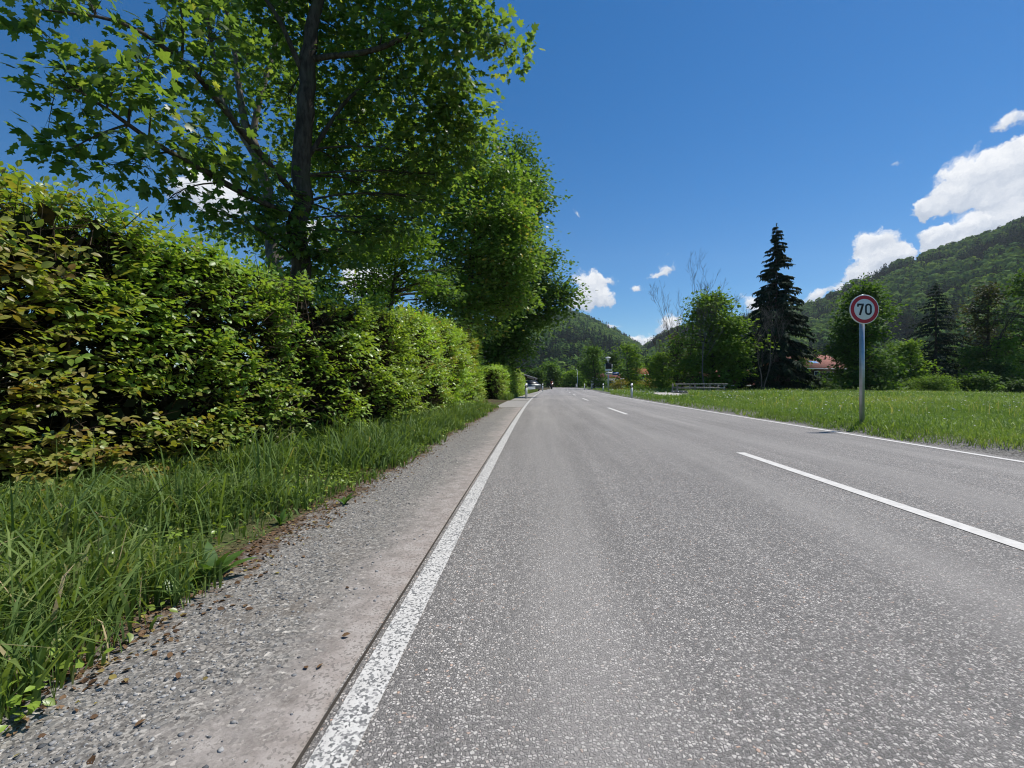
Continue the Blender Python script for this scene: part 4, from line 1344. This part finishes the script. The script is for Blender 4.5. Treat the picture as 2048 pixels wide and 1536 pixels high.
# loose stones and dry leaves on the shoulder
ICO_V = norm(np.array([(-1, 1.618, 0), (1, 1.618, 0), (-1, -1.618, 0), (1, -1.618, 0), (0, -1, 1.618), (0, 1, 1.618), (0, -1, -1.618), (0, 1, -1.618), (1.618, 0, -1), (1.618, 0, 1), (-1.618, 0, -1), (-1.618, 0, 1)], float))
ICO_F = np.array([(0, 11, 5), (0, 5, 1), (0, 1, 7), (0, 7, 10), (0, 10, 11), (1, 5, 9), (5, 11, 4), (11, 10, 2), (10, 7, 6), (7, 1, 8), (3, 9, 4), (3, 4, 2), (3, 2, 6), (3, 6, 8), (3, 8, 9), (4, 9, 5), (2, 4, 11), (6, 2, 10), (8, 6, 7), (9, 8, 1)])


def stone_mat():
    m, t = new_mat('gravel_stone')
    a = t.new('ShaderNodeAttribute', attribute_name='tint')
    geo = t.new('ShaderNodeNewGeometry')
    n = t.noise(geo.outputs['Position'], 120, 3)
    c = t.ramp(a.outputs['Fac'], [(0, (.08, .085, .09)), (.4, (.17, .175, .18)), (.75, (.29, .285, .275)), (.94, (.36, .355, .34)), (1, (.5, .49, .47))])
    c = t.mix(1.0, c, t.ramp(n, [(.3, .8), (.7, 1.2)]), 'MULTIPLY')
    finish(t, princ(t, c, .85, .25))
    return m


M['stone'] = stone_mat()
n = 9000
y = .9 + 11 * rng.uniform(0, 1, n) ** 2.0
lat = np.clip(rng.normal(-4.0, .20, n), -4.6, -3.45)
x = road_c(y) + lat
sz = .003 + .0042 * rng.exponential(.55, n)
sz = np.minimum(sz * .8, .0095)
V = (ICO_V[None] * rng.uniform(.7, 1.25, (n, 12, 1)) * rng.uniform(.7, 1.2, (n, 1, 3)) * [1, 1, .5]) * sz[:, None, None] + np.stack([x, y, .004 + sz * .1], 1)[:, None]
tag(mesh('gravel', V.reshape(-1, 3), [(ICO_F[None] + (np.arange(n) * 12)[:, None, None]).reshape(-1, 3)], M['stone'], tint=np.repeat(rng.uniform(0, 1, n), 12)),
    'loose grey gravel lying on the shoulder', None, None, 'stuff')
M['litter'] = leaf_mat('dry_leaf', [(0, (.06, .035, .02)), (.4, (.13, .075, .04)), (.8, (.22, .14, .08)), (1, (.28, .24, .06))], .15, .7, .15)
n = 6000
y = .9 + 18 * rng.uniform(0, 1, n) ** 1.6
lat = rng.normal(-4.34, .13, n)
far = rng.uniform(0, 1, n) < .012
lat = np.where(far, rng.uniform(-4.3, -3.45, n), lat)
x = road_c(y) + lat
L = Leaves()
P = np.stack([x, y, np.maximum(ground_z(x, y), .004) + .006], 1)
L.add(P, np.array([0, 0, 1.0]) + rng.normal(size=(n, 3)) * .35, rnd_dir(n) * [1, 1, .2], rng.uniform(.01, .034, n), OVATE, rng.uniform(0, 1, n))
tag(L.build('leaf_litter', M['litter']), 'brown dry leaves along the edge of the grass', None, None, 'stuff')

# ------------------------------------------------------------------ street furniture
M['galv'] = flat_mat('galvanised_steel', (.42, .44, .45), .42, .5, .75, .15, 9)
M['white'] = flat_mat('white_plastic', (.72, .73, .72), .5, .4, 0, .06, 4)
M['black'] = flat_mat('black_plastic', (.015, .016, .02), .5, .4, 0, .1)
M['rail'] = flat_mat('pale_zinc', (.55, .57, .57), .4, .5, .15, .1, 5)
M['signwhite'] = flat_mat('sign_white', (.82, .80, .76), .45, .4, 0, .03, 3)
M['signred'] = flat_mat('sign_red', (.52, .014, .026), .42, .4, 0, .05, 3)
M['reflector'] = flat_mat('reflector', (.8, .75, .6), .2, .6)
M['blue'] = flat_mat('sign_blue', (.012, .07, .25), .45, .4, 0, .06)
M['yellow'] = flat_mat('sign_yellow', (.55, .38, .02), .5, .4, 0, .06)
M['wood'] = bark_mat('weathered_wood', (.20, .175, .15), (.40, .37, .33), 9)
M['darkwood'] = flat_mat('dark_timber', (.035, .024, .018), .85, .15, 0, .35, 5)
M['grey_roof'] = flat_mat('grey_roofing', (.24, .24, .25), .7, .3, 0, .2, 3)
M['render'] = flat_mat('shaded_white_render', (.45, .45, .44), .9, .1, 0, .08, 2)  # white darkened so that the walls' shade sits in the colour
M['glass'] = flat_mat('window_glass', (.03, .04, .06), .08, .6)


def tile_mat(name, c0, c1):
    m, t = new_mat(name)
    tc_ = t.new('ShaderNodeTexCoord')
    v = t.vmath('MULTIPLY', tc_.outputs['Object'], (3.2, 3.2, 3.2))
    br = t.new('ShaderNodeTexBrick')
    t.link(v, br.inputs['Vector'])
    br.inputs['Color1'].default_value = (*c0, 1)
    br.inputs['Color2'].default_value = (*c1, 1)
    br.inputs['Mortar'].default_value = (c0[0] * .35, c0[1] * .35, c0[2] * .35, 1)
    br.inputs['Scale'].default_value = 1.0
    br.inputs['Mortar Size'].default_value = .05
    n = t.noise(tc_.outputs['Object'], 1.2, 5, .6)
    c = t.mix(1.0, br.outputs[0], t.ramp(n, [(.3, .75), (.7, 1.25)]), 'MULTIPLY')
    finish(t, princ(t, c, .8, .2, 0, bump(t, br.outputs[1], .5, .03)))
    return m


M['tile'] = tile_mat('red_tiles', (.36, .14, .095), (.30, .11, .075))
M['tile_dark'] = tile_mat('dark_red_tiles', (.22, .06, .045), (.17, .05, .04))
M['tile_orange'] = tile_mat('orange_tiles', (.40, .13, .05), (.33, .10, .04))

# speed limit sign
sx, sy = 7.22, 9.8
sign = thing('speed_limit_sign', (sx, sy, .05), 'round red rimmed 70 speed limit sign on a galvanised post in the meadow verge', 'traffic sign')
b = MB()
b.tube([(0, 0, -.3), (0, 0, 2.72)], [.045, .045], 20)
b.lathe((0, 0, 2.72), [(.047, 0), (.047, .012), (.02, .022)], 20)
b.build('post', M['galv'], sign, True)
cz = 2.43
b = MB()
b.lathe((0, -.062, cz), [(.292, -.012), (.300, -.008), (.300, .004), (.297, .006)], 64, 'Y')
plate = b.build('sign_plate', M['signwhite'], sign)


def ring(r0, r1, y, n=72):
    a = np.linspace(0, 2 * math.pi, n, endpoint=False)
    v = [(r0 * math.cos(t), y, r0 * math.sin(t) + cz) for t in a] + [(r1 * math.cos(t), y, r1 * math.sin(t) + cz) for t in a]
    q_ = np.array([(i, (i + 1) % n, n + (i + 1) % n, n + i) for i in range(n)])
    return v, q_


v, q_ = ring(.212, .283, -.0705)
mesh('red_ring', v, [q_], M['signred'], plate)


def seven(x0, z0, w_, h_, s):
    b = MB()
    b.prism([(x0, z0 + h_), (x0 + w_, z0 + h_), (x0 + w_, z0 + h_ - s * .9), (x0 + .42 * w_ + s * .45, z0), (x0 + .42 * w_ - s * .65, z0), (x0 + w_ - s * 1.25, z0 + h_ - s), (x0 + s * .85, z0 + h_ - s), (x0 + s * .85, z0 + h_ - s * 1.75), (x0, z0 + h_ - s * 1.75)][::-1], -.0715, -.069)
    return b


def zero(x0, z0, w_, h_, s):
    def outl(ins):
        r = (w_ - 2 * ins) / 2
        cx_ = x0 + w_ / 2
        p = []
        for t in np.linspace(0, math.pi, 14):
            p.append((cx_ + r * math.cos(t), z0 + h_ - w_ / 2 + r * math.sin(t)))
        for t in np.linspace(math.pi, 2 * math.pi, 14):
            p.append((cx_ + r * math.cos(t), z0 + w_ / 2 + r * math.sin(t)))
        return p
    o, i_ = outl(0), outl(s)
    n = len(o)
    v = [(p[0], -.0715, p[1]) for p in o] + [(p[0], -.0715, p[1]) for p in i_]
    b = MB()
    b.add(v, [(k, (k + 1) % n, n + (k + 1) % n, n + k) for k in range(n)])
    return b


seven(-.148, cz - .118, .135, .236, .037).build('digit', M['black'], plate)
zero(.012, cz - .118, .138, .236, .036).build('digit', M['black'], plate)
for dz in (-.16, .16):
    b = MB()
    b.box((0, -.03, cz + dz), (.12, .035, .03))
    b.tube([(0, 0, cz + dz - .016), (0, 0, cz + dz + .016)], [.05, .05], 16)
    b.build('clamp', M['galv'], sign)


# delineator posts
def delineator():
    root = thing('marker_post', (0, 0, 0), 'x', 'marker post', 'white marker posts along the road')
    b = MB()
    b.prism([(-.06, .0), (.06, .0), (.035, .08), (-.035, .08)], -.05, .93, 'Z')
    b.add([(-.06, 0, .93), (.06, 0, .93), (.035, .08, .93), (-.035, .08, .93), (-.055, .01, .97), (.055, .01, 1.0), (.03, .07, 1.0), (-.03, .07, .97)], [(4, 5, 6, 7), (0, 1, 5, 4), (1, 2, 6, 5), (2, 3, 7, 6), (3, 0, 4, 7)])
    b.build('post', M['white'], root)
    b = MB()
    b.add([(-.062, -.003, .66), (.062, -.003, .72), (.062, -.003, .90), (-.062, -.003, .84), (-.037, .083, .66), (.037, .083, .72), (.037, .083, .90), (-.037, .083, .84)],
          [(0, 1, 2, 3), (5, 4, 7, 6), (1, 5, 6, 2), (4, 0, 3, 7), (3, 2, 6, 7), (0, 4, 5, 1)])
    band = b.build('black_band', M['black'], root)
    b = MB()
    b.box((0, -.006, .78), (.04, .006, .14), 0, .002)
    b.build('reflector', M['reflector'], band)
    return root


def copy_tree(o, parent=None):
    c = o.copy()
    C.objects.link(c)
    if parent:
        c.parent = parent
    for ch in [k for k in bpy.data.objects if k.parent == o]:
        copy_tree(ch, c)
    return c


post0 = delineator()
SP = [(.93, 31, 'white marker post left of the road in front of the guard rail'), (8.02, 31.8, 'white marker post right of the road before the side road'), (10.75, 56, 'white marker post at the corner of the side road'),
      (4.0, 62, 'distant marker post left of the road near the motorcycle'), (11.6, 76, 'small distant marker post on the grass beyond the side road'), (13.5, 100, 'farthest marker post right of the road')]
for j, (x, y, lb) in enumerate(SP):
    o = post0 if j == 0 else copy_tree(post0)
    o.location = (x, y, 0.0)
    o.scale = (1.25, 1.25, 1.0)
    o['label'] = lb


# street lamps with mushroom heads
def lamp(x, y, h, label):
    r = thing('street_lamp', (x, y, 0), label, 'street lamp', 'street lamps by the side road')
    b = MB()
    b.tube([(0, 0, -.1), (0, 0, .9), (0, 0, h - .5)], [.075, .06, .045], 12)
    b.build('pole', M['galv'], r, True)
    b = MB()
    b.lathe((0, 0, h - .55), [(.09, 0), (.12, .06), (.2, .36), (.2, .38)], 16)
    b.build('lamp_glass', M['signwhite'], r, True)
    b = MB()
    b.lathe((0, 0, h - .16), [(.3, 0), (.36, .02), (.33, .07), (.18, .13), (.04, .16)], 20)
    b.build('lamp_cap', M['white'], r, True)
    return r


lamp(11.66, 57.6, 4.25, 'street lamp with funnel head above the direction signs')
lamp(14.6, 106, 4.3, 'farther street lamp with white cap left of the sign post')
ds = thing('direction_sign', (11.6, 57, 0), 'post carrying a white arrow, a blue panel and a yellow panel at the side road', 'direction sign')
b = MB()
b.tube([(0, 0, -.1), (0, 0, 2.55)], [.05, .05], 10)
b.build('post', M['galv'], ds, True)
b = MB()
b.prism([(-.46, 2.22), (-.28, 2.07), (.42, 2.07), (.42, 2.37), (-.28, 2.37)], -.09, -.06)
p1 = b.build('arrow_panel', M['signwhite'], ds)
b = MB()
b.prism([(-.36, 2.22), (-.24, 2.14), (-.24, 2.19), (-.05, 2.19), (-.05, 2.25), (-.24, 2.25), (-.24, 2.30)], -.094, -.091)
b.box((.16, -.093, 2.22), (.36, .004, .05))
b.build('lettering', M['black'], p1)
b = MB()
b.prism([(.44, 2.02), (1.14, 2.02), (1.26, 2.18), (1.14, 2.36), (.44, 2.36)], -.09, -.06)
p2 = b.build('blue_panel', M['blue'], ds)
b = MB()
b.box((.8, -.093, 2.2), (.5, .004, .05))
b.build('lettering', M['signwhite'], p2)
b = MB()
b.box((.48, -.075, 1.72), (.6, .03, .24))
p3 = b.build('yellow_panel', M['yellow'], ds)
b = MB()
b.box((.40, -.06, 2.03), (.05, .03, .9))
b.build('bracket', M['galv'], ds)
hb = thing('notice_board', (11.62, 57.3, 0), 'dark board in a pale frame hanging under the funnel street lamp', 'notice board')
b = MB()
b.box((0, -.13, 3.12), (.66, .05, .72), 0, .01)
b.build('board', M['black'], hb)
b = MB()
for sx_ in (-.42, .42):
    b.box((sx_, -.14, 2.95), (.05, .06, .8))
b.box((0, -.14, 2.62), (.8, .05, .26))
b.build('frame', M['white'], hb)

# guard rail on the left
gr = thing('guard_rail', (1.5, 52, 0), 'steel guard rail curving behind the left marker post', 'guard rail')
pts = bez((0.6, 50, .48), (2.0, 51, .48), (2.75, 56.5, .48), 14)
prof = [(-.155, 0), (-.12, -.04), (-.07, -.04), (-.03, 0.03), (.03, .03), (.07, -.04), (.12, -.04), (.155, 0)]
tg = norm(np.gradient(pts, axis=0))
nrm = np.stack([tg[:, 1], -tg[:, 0], np.zeros(len(tg))], 1)
V = np.array([[p + nn * (-d_) + np.array([0, 0, zz]) for zz, d_ in prof] for p, nn in zip(pts, nrm)]).reshape(-1, 3)
V2 = V - np.repeat(nrm, len(prof), 0) * .006
k = len(prof)
i = (np.arange(len(pts) - 1)[:, None] * k + np.arange(k - 1)[None]).ravel()
q1 = np.stack([i, i + 1, i + k + 1, i + k], 1)
mesh('beam', np.concatenate([V, V2]), [np.concatenate([q1, q1[:, ::-1] + len(V)])], M['rail'], gr, True, origin=(1.5, 52, 0))
for p, nn in list(zip(pts, nrm))[1::4]:
    b = MB()
    b.box((p[0] - nn[0] * .1, p[1] - nn[1] * .1, .27), (.08, .1, .70))
    b.build('post', M['galv'], gr, origin=(1.5, 52, 0))
kb = MB()
kb.box((1.7, 44.6, .02), (1.5, .35, .06), 0, .015)
structure(kb.build('kerb', M['pale_paving']), 'pale kerb in front of the guard rail')

# barn on the left
bx, by = 1.2, 66
barn = thing('barn', (bx, by, 0), 'dark timber barn with sloping grey roof behind the guard rail', 'barn')
b = MB()
b.box((-1.4, 4, 1.1), (4.6, 7, 2.3))
b.build('wall', M['darkwood'], barn)
b = MB()
b.prism([(-8.2, 3.5), (-3.6, 3.62), (2.3, 1.75), (2.3, 1.58), (-3.6, 3.42), (-8.2, 3.3)][::-1], -.5, 8.2)
b.build('roof', M['grey_roof'], barn)
for xx in (-.9, .6, 1.9):
    b = MB()
    b.box((xx, -.3, .9), (.14, .14, 1.8 if xx > 1 else 2.2))
    b.build('post', M['darkwood'], barn)


# parked car
def loft(sections):
    """closed body from cross-sections (x, [(y,z)...])"""
    n = len(sections[0][1])
    v = [(x, y, z) for x, s in sections for y, z in s]
    q_ = [(k * n + i, k * n + (i + 1) % n, (k + 1) * n + (i + 1) % n, (k + 1) * n + i) for k in range(len(sections) - 1) for i in range(n)]
    b = MB()
    b.add(v, q_, (), [tuple(range(n - 1, -1, -1)), tuple(range((len(sections) - 1) * n, len(sections) * n))])
    return b


M['carpaint'] = flat_mat('silver_paint', (.12, .135, .13), .3, .5, .5, .04)
M['tyre'] = flat_mat('tyre', (.02, .02, .02), .85, .2)
car = thing('parked_car', (2.15, 64, .02), 'silver parked car half hidden behind the guard rail', 'car', None, math.radians(-60))


def sec(hw, z0, z1, zt):
    return [(-hw, z0), (-hw - .03, (z0 + z1) / 2), (-hw, z1), (-hw * .86, zt), (hw * .86, zt), (hw, z1), (hw + .03, (z0 + z1) / 2), (hw, z0)]


loft([(-2.1, sec(.74, .35, .6, .66)), (-2.0, sec(.82, .25, .75, .84)), (-1.1, sec(.86, .22, .86, .92)), (1.2, sec(.86, .22, .88, .94)), (2.0, sec(.82, .25, .82, .9)), (2.12, sec(.76, .35, .7, .74))]).build('body', M['carpaint'], car, True)
M['car_glass'] = flat_mat('dark_car_glass', (.012, .014, .016), .35, .3)
cb = loft([(-1.15, sec(.78, .88, .9, .93)), (-.45, sec(.74, .88, 1.1, 1.40)), (.9, sec(.74, .88, 1.1, 1.43)), (1.85, sec(.74, .86, .9, .95))]).build('cabin', M['car_glass'], car)
b = MB()
b.prism([(-.5, 1.395), (.95, 1.425), (.9, 1.46), (-.4, 1.43)][::-1], -.62, .62)
b.build('roof', M['carpaint'], car)
for wx in (-1.3, 1.3):
    for wy in (-.8, .8):
        b = MB()
        b.lathe((wx, wy, .31), [(.2, -.09), (.31, -.08), (.31, .08), (.2, .09)], 18, 'Y')
        wh = b.build('wheel', M['tyre'], car, True)
        b = MB()
        b.lathe((wx, wy, .31), [(.04, -.1), (.19, -.093), (.19, .093), (.04, .1)], 14, 'Y')
        b.build('rim', M['galv'], wh, True)
for wy in (-.6, .6):
    b = MB()
    b.box((-2.06, wy, .66), (.08, .26, .12), 0, .02)
    b.build('headlight', M['reflector'], car)

# motorcycle and rider (coming towards the camera)
M['moto_red'] = flat_mat('orange_red_fairing', (.14, .035, .02), .3, .5)
M['jacket'] = flat_mat('dark_jacket', (.018, .018, .022), .7, .3)
M['jacket_orange'] = flat_mat('orange_jacket', (.40, .13, .07), .7, .2)
M['skin'] = flat_mat('skin', (.45, .27, .19), .6, .3)
mx_, my_ = 7.0, 84.0
mo = thing('motorcycle', (mx_, my_, .02), 'dark motorcycle with orange front riding along the far road', 'motorcycle')
for yy, nm in ((-.72, 'wheel'), (.72, 'wheel')):
    b = MB()
    b.lathe((0, yy, .31), [(.2, -.06), (.28, -.065), (.31, -.03), (.31, .03), (.28, .065), (.2, .06)], 20, 'X')
    wl = b.build(nm, M['tyre'], mo, True)
    b = MB()
    b.lathe((0, yy, .31), [(.05, -.05), (.2, -.03), (.2, .03), (.05, .05)], 14, 'X')
    b.build('rim', M['galv'], wl, True)
b = loft([(-.16, [(-.55, .55), (-.2, .35), (.4, .35), (.75, .65), (.75, .8), (.1, .78), (-.2, .92), (-.55, .9)]), (.16, [(-.55, .55), (-.2, .35), (.4, .35), (.75, .65), (.75, .8), (.1, .78), (-.2, .92), (-.55, .9)])])
b.build('body', M['tyre'], mo)
b = loft([(-.2, [(-.8, .62), (-.5, .55), (-.45, 1.0), (-.6, 1.12)]), (.2, [(-.8, .62), (-.5, .55), (-.45, 1.0), (-.6, 1.12)])])
b.build('fairing', M['moto_red'], mo)
b = MB()
b.tube([(-.36, -.35, 1.03), (-.2, -.5, 1.0), (.2, -.5, 1.0), (.36, -.35, 1.03)], [.018] * 4, 8)
b.build('handlebar', M['galv'], mo)
b = MB()
b.lathe((0, -.76, .86), [(.02, -.02), (.085, 0), (.08, .05)], 14, 'Y')
b.build('headlight', M['reflector'], mo)


def figure(name, label, root_loc, joints, edges, mat, group=None):
    """a person as one skinned surface over a posed skeleton"""
    root = thing(name, root_loc, label, 'person', group)
    me = bpy.data.meshes.new('body')
    me.from_pydata([j[0] for j in joints], edges, [])
    o = bpy.data.objects.new('body', me)
    C.objects.link(o)
    o.parent = root
    md = o.modifiers.new('skin', 'SKIN')
    for vtx, j in zip(me.skin_vertices[0].data, joints):
        vtx.radius = j[1]
    me.skin_vertices[0].data[0].use_root = True
    sub = o.modifiers.new('sub', 'SUBSURF')
    sub.levels = sub.render_levels = 1
    me.materials.append(mat)
    return root


J = [((0, .18, .86), (.16, .14)), ((0, .10, 1.08), (.15, .12)), ((0, .0, 1.32), (.19, .13)), ((0, -.04, 1.46), (.06, .06)), ((0, -.06, 1.54), (.07, .08)),
     ((-.2, .0, 1.36), (.07, .07)), ((-.32, -.12, 1.16), (.05, .05)), ((-.34, -.34, 1.07), (.035, .035)), ((.2, .0, 1.36), (.07, .07)), ((.32, -.12, 1.16), (.05, .05)), ((.34, -.34, 1.07), (.035, .035)),
     ((-.16, .08, .82), (.09, .09)), ((-.27, -.22, .68), (.07, .07)), ((-.24, .12, .36), (.05, .05)), ((-.24, -.06, .30), (.04, .04)),
     ((.16, .08, .82), (.09, .09)), ((.27, -.22, .68), (.07, .07)), ((.24, .12, .36), (.05, .05)), ((.24, -.06, .30), (.04, .04))]
E = [(0, 1), (1, 2), (2, 3), (3, 4), (2, 5), (5, 6), (6, 7), (2, 8), (8, 9), (9, 10), (0, 11), (11, 12), (12, 13), (13, 14), (0, 15), (15, 16), (16, 17), (17, 18)]
rider = figure('person', 'motorcycle rider in dark gear with orange shoulders and dark helmet', (mx_, my_, .02), J, E, M['jacket'])
b = MB()
b.lathe((0, -.06, 1.46), [(.07, 0), (.125, .05), (.145, .14), (.13, .22), (.08, .28), (.02, .3)], 16)
b.build('helmet', M['black'], rider, True)
b = MB()
b.lathe((0, 0, 1.2), [(.17, -.1), (.21, .02), (.225, .12), (.15, .22), (.08, .25)], 16)
b.build('jacket', M['jacket_orange'], rider, True)


# ------------------------------------------------------------------ buildings on the right
def house(name, label, x, y, wdt, dep, eave, ridge, rz, wall, roof, windows=(), over=.5, cat='house', z0=0.0, chimney=False):
    r = thing(name, (x, y, z0), label, cat, None, rz)
    b = MB()
    b.prism([(-dep / 2, -.1), (dep / 2, -.1), (dep / 2, eave), (0, ridge - .15), (-dep / 2, eave)], -wdt / 2, wdt / 2, 'X')
    b.build('wall', wall, r)
    b = MB()
    sl = (ridge - eave) / (dep / 2)
    e = dep / 2 + over
    b.prism([(-e, eave - sl * over), (0, ridge), (e, eave - sl * over), (e, eave - sl * over + .16), (0, ridge + .18), (-e, eave - sl * over + .16)], -wdt / 2 - over, wdt / 2 + over, 'X')
    rf = b.build('roof', roof, r)
    b = MB()
    b.box((0, -e - .05, eave - sl * over + .02), (wdt + 2 * over, .1, .12))
    b.build('gutter', M['white'], rf)
    if chimney:
        b = MB()
        b.box((wdt * .2, .5, ridge + .35), (.5, .5, 1.0))
        b.build('chimney', M['render'], rf)
    for (wx, wz, ww, wh) in windows:
        b = MB()
        b.box((wx, -dep / 2 - .02, wz), (ww + .16, .08, wh + .16))
        f = b.build('window', M['white'], r)
        b = MB()
        b.box((wx, -dep / 2 - .065, wz), (ww, .02, wh))
        b.build('pane', M['glass'], f)
    return r


hx = (1634 - 1024) / F * 82
h1 = house('house', 'red tiled house between the tall spruce and the linden', hx - 1.2, 84, 9, 8, 3.9, 6.0, math.radians(14), M['darkwood'], M['tile'], [(-1.2, 2.5, 1.0, 1.0), (1.5, 2.4, 1.2, 1.1)], .8, chimney=True)
b = MB()
b.prism([(-3.2, 4.42), (-2.0, 5.05), (-2.0, 5.12), (-3.2, 4.49)], -1.4, .2, 'X')
b.build('skylight', flat_mat('sky_blue_pane', (.18, .32, .5), .1, .6), h1)
house('house', 'dark red roofed house half hidden behind the linden', hx + 6.5, 98, 10, 9, 4.2, 6.6, math.radians(-8), M['render'], M['tile_dark'], [(-2, 2.6, 1.1, 1.1)], .7)
house('garden_hut', 'small dark hut with orange roof right of the young maple', (1279 - 1024) / F * 76, 76, 1.7, 2.2, 2.55, 3.4, 0.05, M['darkwood'], M['tile_orange'], [(-.2, 1.75, .8, .5)], .25, 'hut')
house('house', 'white walled house with dark red roof behind the sign post', (1212 - 1024) / F * 88, 88, 4.4, 5, 1.95, 2.75, .08, M['render'], M['tile_dark'], [(-1.3, 1.1, .8, .9), (0.2, 1.1, .8, .9), (1.5, 1.1, .7, .9)], .3)
house('shed', 'low shed with dark red roof behind the wooden footbridge', (1448 - 1024) / F * 62, 62, 6.4, 5, 1.0, 2.6, .06, M['darkwood'], M['tile_dark'], (), .4, 'shed')

# footbridge
fb = thing('footbridge', (16.0, 42.5, .05), 'weathered wooden footbridge with rails at the edge of the meadow', 'footbridge', None, math.radians(-6))
b = MB()
b.box((.9, .9, .22), (4.4, 1.9, .12))
b.build('deck', M['wood'], fb)
for sy_, z_ in ((0, 0), (1.8, .0)):
    b = MB()
    b.box((.9, sy_ - .03, .90), (4.5 if sy_ == 0 else 3.6, .12, .10), 0, .015)
    b.box((.9, sy_ + .0, .56), (4.0, .05, .14))
    rl = b.build('railing', M['wood'], fb)
    for xx in (-1.15, .4, 1.7, 2.9):
        b = MB()
        b.box((xx, sy_ + .08, .45), (.11, .11, 1.0))
        b.build('post', M['wood'], rl)

# ------------------------------------------------------------------ air
m, t = new_mat('haze')
pv = t.new('ShaderNodeVolumePrincipled')
pv.inputs['Color'].default_value = (.80, .88, 1.0, 1)
pv.inputs['Density'].default_value = 0.00009
pv.inputs['Anisotropy'].default_value = 0.2
o_ = t.new('ShaderNodeOutputMaterial')
t.link(pv.outputs[0], o_.inputs['Volume'])
hz = MB()
hz.box((300, 900, 245), (3400, 2300, 610))
tag(hz.build('haze', m), 'thin blue summer haze over the valley', None, None, 'stuff')
